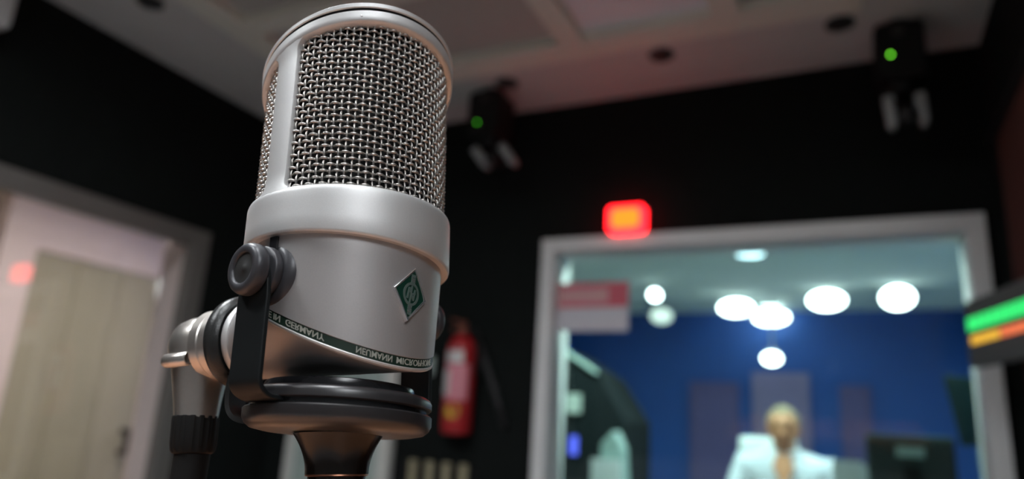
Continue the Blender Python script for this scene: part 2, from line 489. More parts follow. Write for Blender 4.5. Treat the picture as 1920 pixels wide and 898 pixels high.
# ================================================================ CONTROL ROOM behind the glass
KY, KX0, KX1, KC = 6.9, -3.2, 1.15, 1.18
struct('wall_control_far', B(KX0, KY, FL, KX1, KY + 0.1, KC + 0.1), 'blue_wall')
struct('wall_control_left', B(KX0 - 0.1, YB + 0.16, FL, KX0, KY, KC + 0.1), 'blue_wall')
struct('wall_control_right', B(KX1, YB + 0.16, FL, KX1 + 0.1, KY, KC + 0.1), 'blue_wall')
struct('floor_control', B(KX0, YB + 0.16, FL - 0.1, KX1, KY, FL), 'control_floor')
struct('ceiling_control', B(KX0, YB + 0.16, KC, KX1, KY, KC + 0.1), 'control_ceiling')
def light_patch(name, x0, x1, z0, z1, m, label):  # coloured panels stand for pinkish light patches on the blue wall
    t = thing(name, label, 'wall panel', ((x0 + x1) / 2, KY, z0 + Z), 'fabric panels on the blue wall')
    hw = (x1 - x0) / 2
    obj('fabric', MB().box((-hw + 0.02, -0.045, 0.02), (hw - 0.02, -0.012, z1 - z0 - 0.02)), m, t, bevel=0.006)
    fb = MB()
    for (xa, za, xb, zb) in ((-hw, 0, -hw + 0.02, z1 - z0), (hw - 0.02, 0, hw, z1 - z0), (-hw + .02, 0, hw - .02, .02), (-hw + .02, z1 - z0 - .02, hw - .02, z1 - z0)):
        fb.box((xa, -0.05, za), (xb, -0.001, zb))
    obj('panel_frame', fb, m, t)
light_patch('wall_panel', -0.86, -0.38, -0.95, 0.62, 'lilac_panel', 'lilac fabric panel on the blue wall right behind the person')
light_patch('wall_panel', -1.42, -0.98, -0.95, 0.52, 'plum_panel', 'plum fabric panel on the blue wall left of the person')
light_patch('wall_panel', -0.14, 0.10, -0.95, 0.52, 'plum_panel', 'narrow plum fabric panel on the blue wall right of the person')

def spot(px, py, pz, r, label, m='lamp_control', sx=1.0):
    """spot lamp hung from the control room ceiling, lens tilted to the window"""
    t = thing('hanging_spotlight', label, 'spotlight', (px, py, KC + Z), 'bright lamps in the control room')
    dz = pz - KC
    obj('stem', MB().tube([(0, 0.05, 0), (0, 0.05, dz + 0.03)], 0.008, 8), 'plastic_white', t)
    d = Vector((0.05, -0.86, -0.5)).normalized()
    o = Vector((0, 0.0, dz))
    can = MB().lathe([(r * 0.55, -0.11), (r * 0.8, -0.09), (r * 1.12, -0.01), (r * 1.12, 0.004), (r * 1.0, 0.004), (r * 1.0, -0.004)], o, d, 28, True, False)
    ln = MB().lathe([(r * 0.99, -0.003), (r * 0.7, 0.006), (0.001, 0.010)], o, d, 28)
    if sx != 1.0:
        can.v = [(p[0] * sx, p[1], p[2]) for p in can.v]
        ln.v = [(p[0] * sx, p[1], p[2]) for p in ln.v]
    obj('lamp_housing', can, 'plastic_white', t, smooth=40)
    obj('lens', ln, m, t, smooth=60)
    if sx > 1.5 and pz > 0.8:
        obj('rear_lens', MB().lathe([(r * 0.7, 0.0), (r * 0.6, 0.006), (0.001, 0.008)], o - d * 0.111, Vector((0, 0.8, -0.6)), 20), 'lamp_wash', t, smooth=60)  # added glowing disc that throws a light patch on the wall
def atY(pt, Y):
    d = CAM_ROT @ Vector((pt[0] - 960, 449 - pt[1], -F_PX))
    return d * (Y / d.y)
for (pp, Yd, r, sx, lab, m) in (
        ((1228, 553), 5.6, 0.050, 1.0, 'small round white lamp at the left, right of the red and white sign', 'lamp_control'),
        ((1240, 592), 6.3, 0.075, 1.3, 'dim pale lamp just under the small round lamp', 'lamp_control_soft'),
        ((1380, 577), 6.2, 0.075, 1.9, 'wide bright lamp above and left of the seated person', 'lamp_control'),
        ((1446, 595), 6.55, 0.075, 2.0, 'wide bright lamp straight above the seated person', 'lamp_control'),
        ((1447, 672), 6.0, 0.055, 1.3, 'lowest round lamp, hanging just above the person', 'lamp_control'),
        ((1550, 563), 6.0, 0.080, 1.7, 'wide bright lamp above and right of the seated person', 'lamp_control'),
        ((1683, 558), 5.9, 0.090, 1.25, 'large round white lamp at the right of the window', 'lamp_control')):
    q = atY(pp, Yd)
    spot(q.x, q.y, q.z, r, lab, m, sx)
# one recessed control room lamp in view, three added out of view as fill
for x, y, lab in ((-0.575, 4.66, 'round recessed lamp in the control room ceiling, highest through the glass'), (-0.55, 3.45, 'round recessed lamp close behind the control room window'),
                  (0.45, 3.6, 'round recessed lamp at the right of the control room ceiling'), (-1.6, 3.6, 'round recessed lamp at the left of the control room ceiling')):
    t = thing('recessed_lamp', lab, 'ceiling lamp', (x, y, KC + Z), 'recessed lamps of the control room')
    obj('trim_ring', MB().lathe([(0.09, 0), (0.115, 0), (0.112, -0.010), (0.09, -0.012)], n=32, cap0=False, cap1=False), 'plastic_white', t, smooth=40)
    obj('lens', MB().lathe([(0.092, -0.002), (0.085, -0.008), (0.001, -0.010)], n=32), 'lamp_control_panel' if y < 4 else 'lamp_control_glow', t, smooth=60)

# red and white notice on the inside of the glass
sg = thing('window_sign', 'red and white notice stuck on the upper left of the control room window', 'sign', (-1.04, YB + 0.040, 0.425 + Z))
obj('sheet', MB().box((-0.175, -0.004, 0.0), (0.175, 0.0, 0.215)), 'sign_white', sg)
obj('red_field', MB().box((-0.175, -0.006, 0.105), (0.175, -0.0041, 0.215)), 'sign_red', sg)
obj('print_line', MB().box((-0.16, -0.0072, 0.125), (0.085, -0.0061, 0.19)), 'sign_pink', sg)

# ---------------------------------------------------------------- person at the control desk
def skin_mesh(name, pts, edges, radii, m, parent, sub=2, root=0):
    me = bpy.data.meshes.new(name)
    me.from_pydata(pts, edges, [])
    o = bpy.data.objects.new(name, me)
    COL.objects.link(o)
    s = o.modifiers.new('skin', 'SKIN')
    s.use_smooth_shade = True
    lay = me.skin_vertices[0].data
    for i, r in enumerate(radii):
        lay[i].radius = r if isinstance(r, tuple) else (r, r)
        lay[i].use_root = (i == root)
    ss = o.modifiers.new('sub', 'SUBSURF')
    ss.levels = sub
    ss.render_levels = sub
    dg = bpy.context.evaluated_depsgraph_get()
    nm = bpy.data.meshes.new_from_object(o.evaluated_get(dg))
    bpy.data.objects.remove(o)
    nm.name = name
    o2 = bpy.data.objects.new(name, nm)
    COL.objects.link(o2)
    nm.materials.clear()
    nm.materials.append(MATS[m])
    for p in nm.polygons:
        p.use_smooth = True
    o2.parent = parent
    return o2
pc = atY((1468, 785), 3.95)
person = thing('person', 'person in a white open-necked shirt seated at the control desk', 'person', (pc.x, pc.y, 0.0))
HZ = pc.z + Z - 0.050            # head centre height
def hz(v): return HZ + v
# body: x right in picture, -y towards the window
P_ = [(0, 0.08, hz(-0.655)), (0, 0.07, hz(-0.475)), (0, 0.06, hz(-0.315)), (0, 0.055, hz(-0.195)), (0, 0.045, hz(-0.125)), (0, 0.030, hz(-0.060)), (0, 0.02, hz(0.000)), (0, 0.02, hz(0.040)),
      # right picture arm: shoulder elbow wrist hand
      (0.190, 0.05, hz(-0.185)), (0.245, 0.0, hz(-0.430)), (0.16, -0.22, hz(-0.445)), (0.13, -0.30, hz(-0.445)),
      (-0.190, 0.05, hz(-0.185)), (-0.245, 0.0, hz(-0.430)), (-0.16, -0.22, hz(-0.445)), (-0.13, -0.30, hz(-0.445)),
      # legs
      (0.10, 0.06, hz(-0.635)), (0.12, -0.36, hz(-0.595)), (0.12, -0.36, 0.10), (0.12, -0.46, 0.045),
      (-0.10, 0.06, hz(-0.635)), (-0.12, -0.36, hz(-0.595)), (-0.12, -0.36, 0.10), (-0.12, -0.46, 0.045)]
E_ = [(0, 1), (1, 2), (2, 3), (3, 4), (4, 5), (5, 6), (6, 7), (3, 8), (8, 9), (9, 10), (10, 11), (3, 12), (12, 13), (13, 14), (14, 15),
      (0, 16), (16, 17), (17, 18), (18, 19), (0, 20), (20, 21), (21, 22), (22, 23)]
R_ = [(0.13, 0.10), (0.13, 0.10), (0.145, 0.10), (0.12, 0.080), 0.058, 0.055, 0.050, 0.045,
      0.058, 0.045, 0.033, 0.030, 0.058, 0.045, 0.033, 0.030, 0.085, 0.062, 0.045, 0.040, 0.085, 0.062, 0.045, 0.040]
# fingers
for s, base in ((1, 11), (-1, 15)):
    hx, hy, hzz = P_[base]
    for k, (dx, L) in enumerate(((-0.026, 0.062), (-0.009, 0.074), (0.009, 0.070), (0.026, 0.056))):
        i = len(P_)
        P_ += [(hx + dx, hy - 0.03, hzz), (hx + dx * 1.15, hy - 0.03 - L * 0.6, hzz - 0.004), (hx + dx * 1.2, hy - 0.03 - L, hzz - 0.018)]
        E_ += [(base, i), (i, i + 1), (i + 1, i + 2)]
        R_ += [0.010, 0.0085, 0.007]
    i = len(P_)
    P_ += [(hx - s * 0.042, hy - 0.005, hzz), (hx - s * 0.062, hy - 0.035, hzz - 0.006)]
    E_ += [(base, i), (i, i + 1)]
    R_ += [0.011, 0.009]
def head_pt(th, ph, k=1.0):
    """point of the head surface; th 0 looks to the window (-y), ph is the elevation"""
    dx, dy, dz = math.sin(th) * math.cos(ph), -math.cos(th) * math.cos(ph), math.sin(ph)
    x, y, z = 0.073 * dx, 0.092 * dy, 0.114 * dz
    if dz > 0:
        x *= 1 + 0.45 * dz * (1 - dz)
        y *= 1 + 0.35 * dz * (1 - dz)
        z *= 0.95
    if dz < 0:
        x *= 1 - 0.30 * abs(dz) ** 1.4
        if dy > 0:
            y *= 1 - 0.35 * abs(dz)
    if dy < 0:
        def g(cx_, cz_, sx_, sz_): return math.exp(-((x - cx_) / sx_) ** 2 - ((z - cz_) / sz_) ** 2)
        y -= 0.024 * g(0, -0.026, 0.010, 0.014) + 0.012 * g(0, -0.006, 0.008, 0.018)
        y -= 0.005 * g(0, 0.028, 0.040, 0.009)
        y += 0.008 * (g(0.030, 0.004, 0.013, 0.011) + g(-0.030, 0.004, 0.013, 0.011))
        y -= 0.005 * g(0, -0.056, 0.020, 0.010) + 0.012 * g(0, -0.090, 0.024, 0.018)
    return (x * k, 0.005 + y * k, hz(z * k))
head = MB()
hrows = []
for i in range(1, 48):
    ph = -pi / 2 + pi * i / 48
    hrows.append([head_pt(2 * pi * j / 64, ph) for j in range(64)])
head.rows(hrows, True, True, True)
for s in (1, -1):
    er = []
    for i in range(1, 10):
        ph = -pi / 2 + pi * i / 10
        er.append([(s * (0.072 + 0.010 * math.cos(ph) * math.cos(a)), 0.012 + 0.016 * math.cos(ph) * math.sin(a), hz(-0.008 + 0.030 * math.sin(ph))) for a in [2 * pi * j / 14 for j in range(14)]])
    head.rows(er, True, True, True)
body0 = skin_mesh('body', P_, E_, R_, 'skin', person)
jm = MB()
jm.v = [tuple(v.co) for v in body0.data.vertices]
jm.f = [tuple(p.vertices) for p in body0.data.polygons]
jm.add(head.v, head.f)
bpy.data.objects.remove(body0)
tmp = obj('body_source', jm, 'skin')
rm = tmp.modifiers.new('fuse', 'REMESH')
rm.mode = 'VOXEL'
rm.voxel_size = 0.0045
sm_ = tmp.modifiers.new('soft', 'SMOOTH')
sm_.iterations = 3
dg_ = bpy.context.evaluated_depsgraph_get()
bm_ = bpy.data.meshes.new_from_object(tmp.evaluated_get(dg_))
bpy.data.objects.remove(tmp)
bm_.materials.clear()
bm_.materials.append(MATS['skin'])
for p in bm_.polygons:
    p.use_smooth = True
body = bpy.data.objects.new('body', bm_)
COL.objects.link(body)
body.parent = person
# shirt: torso and short sleeves, open neck
S_ = [(0, 0.08, hz(-0.635)), (0, 0.07, hz(-0.475)), (0, 0.06, hz(-0.315)), (0, 0.060, hz(-0.205)),
      (0.195, 0.05, hz(-0.185)), (0.252, 0.01, hz(-0.390)), (-0.195, 0.05, hz(-0.185)), (-0.252, 0.01, hz(-0.390)), (0.088, 0.062, hz(-0.130)), (-0.088, 0.062, hz(-0.130))]
skin_mesh('shirt', S_, [(0, 1), (1, 2), (2, 3), (3, 4), (4, 5), (3, 6), (6, 7), (3, 8), (3, 9)], [(0.165, 0.13), (0.165, 0.13), (0.175, 0.125), (0.155, 0.105), 0.076, 0.066, 0.076, 0.066, 0.062, 0.062], 'shirt_white', person)
# folded collar around the neck, open in front
crows = []
for k in range(25):
    a = rad(36 + 288 * k / 24)
    op = abs(k - 12) / 12.0
    cx_, cy_ = 0.070 * math.sin(a), 0.035 - 0.066 * math.cos(a)
    ox_, oy_ = 0.098 * math.sin(a), 0.035 - 0.105 * math.cos(a)
    zt, zb = hz(-0.098 - 0.030 * op ** 2), hz(-0.145 - 0.050 * op ** 3)
    crows.append([(cx_, cy_, zt - 0.03), (cx_ * 1.03, cy_ - 0.001, zt), (ox_, oy_, zb), (ox_ * 0.97, oy_ + 0.003, zb - 0.004)])
obj('collar', MB().rows(crows, True, True, True), 'shirt_white', person, smooth=50)
# open neck showing skin
obj('neck_opening', MB().prism([(0, -0.092, hz(-0.290)), (0.048, -0.076, hz(-0.185)), (0.034, -0.040, hz(-0.120)), (-0.034, -0.040, hz(-0.120)), (-0.048, -0.076, hz(-0.185))], (0, 0.030, 0)), 'skin', person)
# short hair following the skull
hrows = []
NHA, NHP = 64, 14
for i in range(NHP + 1):
    row = []
    for j in range(NHA):
        th = 2 * pi * j / NHA
        c_ = math.cos(th)
        low = rad(40) if c_ > 0.72 else (rad(40) + (rad(2) - rad(40)) * min(1, (0.72 - c_) / 0.45) if c_ > 0.0 else rad(2) - rad(34) * min(1, -c_ * 1.3))
        ph = low + (pi / 2 - 0.01 - low) * (i / NHP)
        k_ = 1.0 if i == 0 else 1.075 + 0.012 * math.sin(j * 1.7 + i)
        row.append(head_pt(th, ph, k_))
    hrows.append(row)
obj('hair', MB().rows(hrows, True, False, True), 'hair_blond', person, smooth=80)
for s in (1, -1):
    obj('eye', MB().lathe([(0.0005, -0.010), (0.007, -0.007), (0.010, 0.0), (0.007, 0.007), (0.0005, 0.010)], (s * 0.030, -0.069, hz(0.003)), (0, -1, 0.0), 16), 'eye_dark', person, smooth=60)
    obj('eyebrow', MB().tube([(s * 0.014, -0.094, hz(0.026)), (s * 0.030, -0.090, hz(0.030)), (s * 0.046, -0.078, hz(0.025))], [0.002, 0.0035, 0.002], 8), 'hair_blond', person)
obj('mouth', MB().tube([(-0.022, -0.080, hz(-0.058)), (0, -0.0885, hz(-0.057)), (0.022, -0.080, hz(-0.058))], [0.002, 0.0045, 0.002], 8), 'lip', person)
trs = [(0, 0.09, hz(-0.655)), (0.10, 0.06, hz(-0.635)), (0.12, -0.37, hz(-0.595)), (0.12, -0.36, 0.12), (-0.10, 0.06, hz(-0.635)), (-0.12, -0.37, hz(-0.595)), (-0.12, -0.36, 0.12)]
skin_mesh('trousers', trs, [(0, 1), (1, 2), (2, 3), (0, 4), (4, 5), (5, 6)], [(0.15, 0.12), 0.10, 0.075, 0.058, 0.10, 0.075, 0.058], 'trouser_dark', person)
# office chair of the person
ch = thing('office_chair', 'pale grey office chair behind the seated person', 'chair', (pc.x - 0.10, pc.y + 0.08, 0))
obj('seat', MB().lathe([(0.20, 0.0), (0.25, 0.02), (0.25, 0.06), (0.21, 0.085)], (0, -0.03, HZ - 0.94), n=24), 'chair_grey', ch, smooth=50)
obj('backrest', MB().box((-0.15, 0.13, HZ - 0.80), (0.15, 0.18, HZ - 0.045)), 'chair_grey', ch, bevel=0.02)
obj('back_post', MB().tube([(0, 0.0, HZ - 0.92), (0, 0.20, HZ - 0.88), (0, 0.195, HZ - 0.60)], 0.02), 'plastic_black', ch, smooth=50)
obj('gas_post', MB().tube([(0, 0, 0.09), (0, 0, HZ - 0.93)], 0.025), 'plastic_black', ch, smooth=50)
for k in range(5):
    a = 2 * pi * k / 5
    lg = obj('foot', MB().tube([(0, 0, 0.10), (0.26 * math.cos(a), 0.26 * math.sin(a), 0.065)], [0.022, 0.015], 10), 'plastic_black', ch, smooth=50)
    obj('castor', MB().lathe([(0.026, -0.012), (0.026, 0.012)], (0.26 * math.cos(a), 0.26 * math.sin(a), 0.026), (-math.sin(a), math.cos(a), 0), 14), 'plastic_black', lg)
# desk, monitors, equipment in the control room
dk = thing('control_desk', 'long dark desk in front of the seated person', 'desk', (-0.35, 3.40, 0))
obj('desk_top', MB().box((-1.35, -0.28, 0.66), (0.95, 0.14, 0.70)), 'desk_dark', dk, bevel=0.004)
for x in (-1.32, -0.2, 0.88):
    obj('side_panel', MB().box((x, -0.26, 0), (x + 0.04, 0.12, 0.66)), 'desk_dark', dk)
def monitor(px0, px1, ytop, Yd, label, tilt=0.0):
    a = atY((px0, ytop), Yd)
    c = atY((px1, ytop), Yd)
    x0, x1, zt = a.x, c.x, a.z + Z
    t = thing('computer_monitor', label, 'monitor', ((x0 + x1) / 2, Yd, 0.70))
    hw = (x1 - x0) / 2
    h1 = zt - 0.70
    obj('screen_back', MB().box((-hw, -0.03, h1 - 0.28), (hw, 0.012, h1)), 'screen_teal', t, bevel=0.012)
    obj('screen_face', MB().box((-hw + 0.01, 0.012, h1 - 0.265), (hw - 0.01, 0.016, h1 - 0.012)), 'screen_teal', t)
    obj('maker_badge', MB().box((-0.05, -0.034, h1 - 0.085), (0.05, -0.030, h1 - 0.045)), 'screen_badge', t)  # pale reflection on the monitor, made as a coloured plate
    obj('stand_neck', MB().box((-0.03, -0.045, 0.012), (0.03, -0.031, h1 - 0.12)), 'plastic_black', t)
    obj('stand_base', MB().lathe([(0.11, 0), (0.11, 0.010), (0.03, 0.014)], n=24), 'plastic_black', t, smooth=40)
monitor(1622, 1788, 812, 3.40, 'dark teal monitor seen from behind, right of the seated person')
# papers beside the monitor
pp = atY((1592, 880), 3.45)
cu = thing('paper_stack', 'small white upright papers between the person and the dark monitor', 'papers', (pp.x, pp.y, 0.70))
for k in range(3):
    obj('sheet', MB().box((-0.065 + 0.012 * k, 0.02 * k, 0.0), (0.055 + 0.012 * k, 0.02 * k + 0.006, pp.z + Z - 0.70 + 0.035 - 0.012 * k)), 'chair_grey', cu)
# equipment rack with slanted top at the left
ra, rb_, rc = atY((1046, 650), 3.9), atY((1120, 700), 3.9), atY((1172, 790), 3.9)
rk = thing('equipment_rack', 'black equipment rack with a slanted top at the left inside the window', 'equipment rack', (ra.x - 0.1, 3.9, 0))
ox = ra.x - 0.1
obj('rack_body', MB().prism([(-0.35, 0, 0), (rc.x - ox, 0, 0), (rc.x - ox, 0, rc.z + Z), (rb_.x - ox, 0, rb_.z + Z), (ra.x - ox, 0, ra.z + Z), (-0.35, 0, ra.z + Z + 0.05)], (0, 0.55, 0)), 'rack_black', rk, bevel=0.006)
ed = MB()
for (p, q) in ((ra, rb_),):
    ed.tube([(p.x - ox, -0.004, p.z + Z), (q.x - ox, -0.004, q.z + Z)], 0.012, 8)
obj('edge_trim', ed, 'screen_badge', rk)
g1 = atY((1077, 757), 3.9)
obj('meter_panel', MB().box((g1.x - ox - 0.045, -0.012, g1.z + Z - 0.05), (g1.x - ox + 0.04, 0.0, g1.z + Z + 0.055)), 'rack_pale', rk)
g1 = atY((1076, 835), 3.9)
obj('blue_display', MB().box((g1.x - ox - 0.022, -0.010, g1.z + Z - 0.05), (g1.x - ox + 0.022, 0.0, g1.z + Z + 0.05)), 'led_blue', rk)
for k in range(7):
    zz = 0.15 + 0.1 * k
    obj('rack_unit', MB().box((-0.30, -0.010, zz), (rc.x - ox - 0.05, 0.0, zz + 0.085)), 'plastic_charcoal', rk)
g2 = atY((1150, 840), 3.75)
bx_ = thing('pale_box', 'pale grey-green box with papers leaning beside the equipment rack', 'box', (g2.x, 3.75, 0.70))
b2 = MB().prism([(-0.08, 0, 0), (0.07, 0, 0), (0.045, 0, g2.z + Z - 0.70), (0.0, 0, g2.z + Z - 0.70 + 0.09), (-0.07, 0, g2.z + Z - 0.70 + 0.02)], (0, 0.12, 0))
obj('box_body', b2, 'screen_badge', bx_, bevel=0.006)
obj('paper', MB().box((-0.11, -0.03, 0.0), (0.05, -0.01, g2.z + Z - 0.70 - 0.06)), 'chair_grey', bx_)
# dark angled screen at the right edge of the window
g3 = atY((1800, 765), 3.7)
s3 = thing('angled_screen', 'dark angled screen on a post at the right edge inside the window', 'monitor', (g3.x + 0.03, 3.7, 0.70))
h3 = g3.z + Z - 0.70
obj('screen_body', MB().prism([(-0.085, 0, h3 + 0.14), (-0.04, 0, h3 - 0.16), (0.12, 0.05, h3 - 0.15), (0.10, 0.05, h3 + 0.13)], (0.01, 0.03, 0)), 'screen_teal', s3, bevel=0.004)
obj('post', MB().box((0.035, 0.06, 0.0), (0.075, 0.09, h3 + 0.05)), 'screen_badge', s3)
obj('post_foot', MB().lathe([(0.09, 0), (0.09, 0.012), (0.03, 0.018)], (0.055, 0.075, 0), n=20), 'plastic_black', s3)

# ================================================================ THINGS ON THE STUDIO WALLS
# red glowing light above the window
rl = thing('warning_light', 'glowing red and orange rectangular light above the control room window', 'warning light', (-0.857, YB, 0.815 + Z + 0.02))
def rrect(x0, x1, z0, z1, r, n=6):
    pts = []
    for cx_, cz_, a0 in ((x1 - r, z1 - r, 0), (x0 + r, z1 - r, 90), (x0 + r, z0 + r, 180), (x1 - r, z0 + r, 270)):
        for k in range(n + 1):
            a = rad(a0 + 90 * k / n)
            pts.append((cx_ + r * math.cos(a), cz_ + r * math.sin(a)))
    return pts
obj('back_plate', MB().prism([(x, -0.015, z) for x, z in rrect(-0.088, 0.088, 0.000, 0.125, 0.012)], (0, 0.014, 0)), 'plastic_charcoal', rl)
obj('red_shade', MB().prism([(x, -0.060, z) for x, z in rrect(-0.082, 0.082, 0.004, 0.121, 0.022)], (0, 0.045, 0)), 'red_rim', rl)
obj('lit_face', MB().prism([(x, -0.066, z) for x, z in rrect(-0.060, 0.060, 0.022, 0.103, 0.020)], (0, 0.0055, 0)), 'red_core', rl)

# fire extinguisher
fx = thing('fire_extinguisher', 'red fire extinguisher with pink and yellow labels hanging on the black wall', 'fire extinguisher', (-1.597, YB - 0.085, -0.045 + Z))
bot = obj('cylinder', MB().lathe([(0.050, 0.0), (0.064, 0.008), (0.066, 0.02), (0.066, 0.36), (0.060, 0.395), (0.040, 0.425), (0.022, 0.438)], n=36), 'extinguisher_red', fx, smooth=40)
def wrap(mb, r, a0, a1, z0, z1, n=14, t=0.0012):
    rows = []
    for k in range(n + 1):
        a = rad(a0 + (a1 - a0) * k / n)
        rows.append([((r) * math.sin(a), -(r) * math.cos(a), z0), ((r + t) * math.sin(a), -(r + t) * math.cos(a), z0), ((r + t) * math.sin(a), -(r + t) * math.cos(a), z1), (r * math.sin(a), -r * math.cos(a), z1)])
    return mb.rows(rows, True, True, True)
obj('pink_label', wrap(MB(), 0.0662, -35, 62, 0.145, 0.30), 'label_pink', bot, smooth=40)
obj('white_label', wrap(MB(), 0.0662, -35, 38, 0.305, 0.36), 'label_white', bot, smooth=40)
obj('white_label', wrap(MB(), 0.0676, -48, -12, 0.165, 0.275), 'label_white', bot, smooth=40)
yl = MB()
ca = rad(8)
for_v = []
rows = []
for k in range(20):
    a = 2 * pi * k / 20
    th = ca + 0.034 * math.cos(a) / 0.066
    for_v.append((th, 0.098 + 0.030 * math.sin(a)))
rows = [[(0.0664 * math.sin(t_), -0.0664 * math.cos(t_), z_) for t_, z_ in for_v], [(0.0676 * math.sin(t_), -0.0676 * math.cos(t_), z_) for t_, z_ in for_v]]
yl.rows(rows, True, True, True)
obj('yellow_label', yl, 'label_yellow', bot)
va = obj('valve', MB().lathe([(0.022, 0.436), (0.024, 0.450), (0.020, 0.475), (0.012, 0.490)], n=20), 'valve_brown', fx, smooth=40)
obj('lever', MB().prism([(0.012, -0.01, 0.478), (-0.062, -0.01, 0.500), (-0.066, -0.01, 0.512), (0.012, -0.01, 0.497)], (0, 0.02, 0)), 'valve_brown', va)
obj('carry_handle', MB().prism([(0.012, -0.01, 0.455), (-0.058, -0.01, 0.455), (-0.060, -0.01, 0.466), (0.012, -0.01, 0.468)], (0, 0.02, 0)), 'valve_brown', va)
obj('hose', MB().tube([(0.02, 0, 0.465), (0.055, 0, 0.462), (0.079, 0, 0.43), (0.082, 0, 0.36), (0.080, 0, 0.26)], 0.009, 10), 'plastic_black', fx, smooth=60)
obj('wall_bracket', MB().box((-0.03, 0.060, 0.33), (0.03, 0.083, 0.39)), 'plastic_charcoal', fx)

# dark rod leaning on the wall
rd = thing('wall_rod', 'dark grey rod hanging slanted on the black wall right of the fire extinguisher', 'rod', (-1.392, YB - 0.02, 0.01 + Z))
obj('shaft', MB().tube([(0, 0, 0), (-0.147, 0, 0.34)], 0.014, 12), 'rod_grey', rd, smooth=60)
obj('grip', MB().tube([(0.006, 0, -0.014), (-0.03, 0, 0.07)], 0.018, 12), 'plastic_black', rd, smooth=60)
obj('clip', MB().box((-0.09, 0.0, 0.15), (-0.05, 0.019, 0.18)), 'plastic_black', rd)

# rack of four beige slats
sl = thing('slat_rack', 'rack of four upright beige slats low on the black wall', 'slat rack', (-1.715, YB, -0.52 + Z))
obj('back_board', MB().box((-0.20, -0.018, 0.0), (0.20, -0.001, 0.345)), 'plastic_black', sl)
for k in range(4):
    obj('slat', MB().box((-0.140 + 0.087 * k, -0.040, 0.0), (-0.102 + 0.087 * k, -0.018, 0.352)), 'slat_beige', sl, bevel=0.006)

# light switch half hidden behind the yoke
sw = thing('light_switch', 'small pale switch plate on the black wall beside the yoke arm', 'switch', (-1.822, YB, 0.215 + Z))
obj('plate', MB().box((-0.035, -0.010, 0.0), (0.035, -0.001, 0.085)), 'door_pale', sw, bevel=0.003)
obj('rocker', MB().box((-0.017, -0.016, 0.022), (0.017, -0.010, 0.063)), 'door_pale', sw, bevel=0.002)

# remote cameras hung from the ceiling
def hung_camera(x, y, label, lean, led, spread, zoff=0.0):
    t = thing('remote_camera', label, 'camera', (x, y, zc), 'remote cameras hung from the ceiling')
    obj('ceiling_plate', MB().lathe([(0.055, 0), (0.055, -0.012), (0.03, -0.02)], n=28), 'plastic_black', t, smooth=40)
    base = obj('base', MB().prism([(px_, -0.075, pz_) for px_, pz_ in rrect(-0.080, 0.080, -0.235, -0.020, 0.03)], (0, 0.15, 0)), 'plastic_black', t, smooth=30)
    obj('status_light', MB().lathe([(0.0055, 0.0), (0.0045, 0.003), (0.001, 0.0042)], (-0.030, -0.0755, -0.145 + zoff), (0, -1, 0), 14), led, base)
    obj('round_badge', MB().lathe([(0.020, 0.0), (0.020, 0.003), (0.016, 0.005)], (-0.002, -0.0755, -0.055), (0, -1, 0), 18), 'plastic_charcoal', base)
    ca_, sa_ = math.cos(lean), math.sin(lean)
    def rot(p, cx_=0.0): return (cx_ + (p[0] - cx_) * ca_ - p[2] * sa_, p[1], -0.268 + (p[0] - cx_) * sa_ + p[2] * ca_)
    for s in (-1, 1):
        poly = [rot((s * spread + dx, -0.05, dz), s * spread) for dx, dz in ((-0.018, -0.02), (-0.016, -0.125), (-0.008, -0.142), (0.008, -0.142), (0.016, -0.125), (0.018, -0.02))]
        obj('yoke_arm', MB().prism(poly, (0, 0.05, 0)), 'arm_grey', t, bevel=0.006)  # pale grey stands for the reflection on the glossy arms
    o = rot((0, -0.02, -0.10))
    hd = obj('camera_head', MB().lathe([(0.022, -0.075), (0.030, -0.06), (0.030, 0.055), (0.026, 0.075)], o, (0, -1, -0.25), 24), 'plastic_black', t, smooth=40)
    obj('lens', MB().lathe([(0.024, 0.074), (0.020, 0.080), (0.001, 0.086)], o, (0, -1, -0.25), 24), 'black_gloss', hd, smooth=50)
    obj('pan_neck', MB().lathe([(0.05, -0.275), (0.055, -0.235)], n=24), 'plastic_black', t, smooth=40)
hung_camera(0.205, 2.66, 'black remote camera with a green light hung at the upper right', rad(4), 'led_green', 0.049)
hung_camera(-1.455, 2.66, 'black remote camera with a dim green light hung beside the microphone top', rad(36), 'led_green_dim', 0.068, -0.03)

# dark red curtain on the right wall
cv = MB()
rows = []
for i in range(2):
    row = []
    z_ = (FL + 0.03, 1.03)[i] + Z
    for j in range(81):
        y_ = 1.9 + 0.79 * j / 80
        row.append((XR - 0.018 + 0.006 * math.sin(j * 0.9) , y_, z_))
    for j in range(80, -1, -1):
        y_ = 1.9 + 0.79 * j / 80
        row.append((XR - 0.012 + 0.005 * math.sin(j * 0.9), y_, z_))
    rows.append(row)
cv.rows(rows, True, True, True)
cu = thing('curtain', 'dark red curtain hanging on the right wall beyond the window', 'curtain', (0, 0, 0))
obj('cloth', cv, 'curtain_red', cu, smooth=60)
obj('curtain_rail', MB().tube([(XR - 0.03, 1.85, 1.045 + Z), (XR - 0.03, 2.75, 1.045 + Z)], 0.009, 10), 'plastic_black', cu, smooth=60)

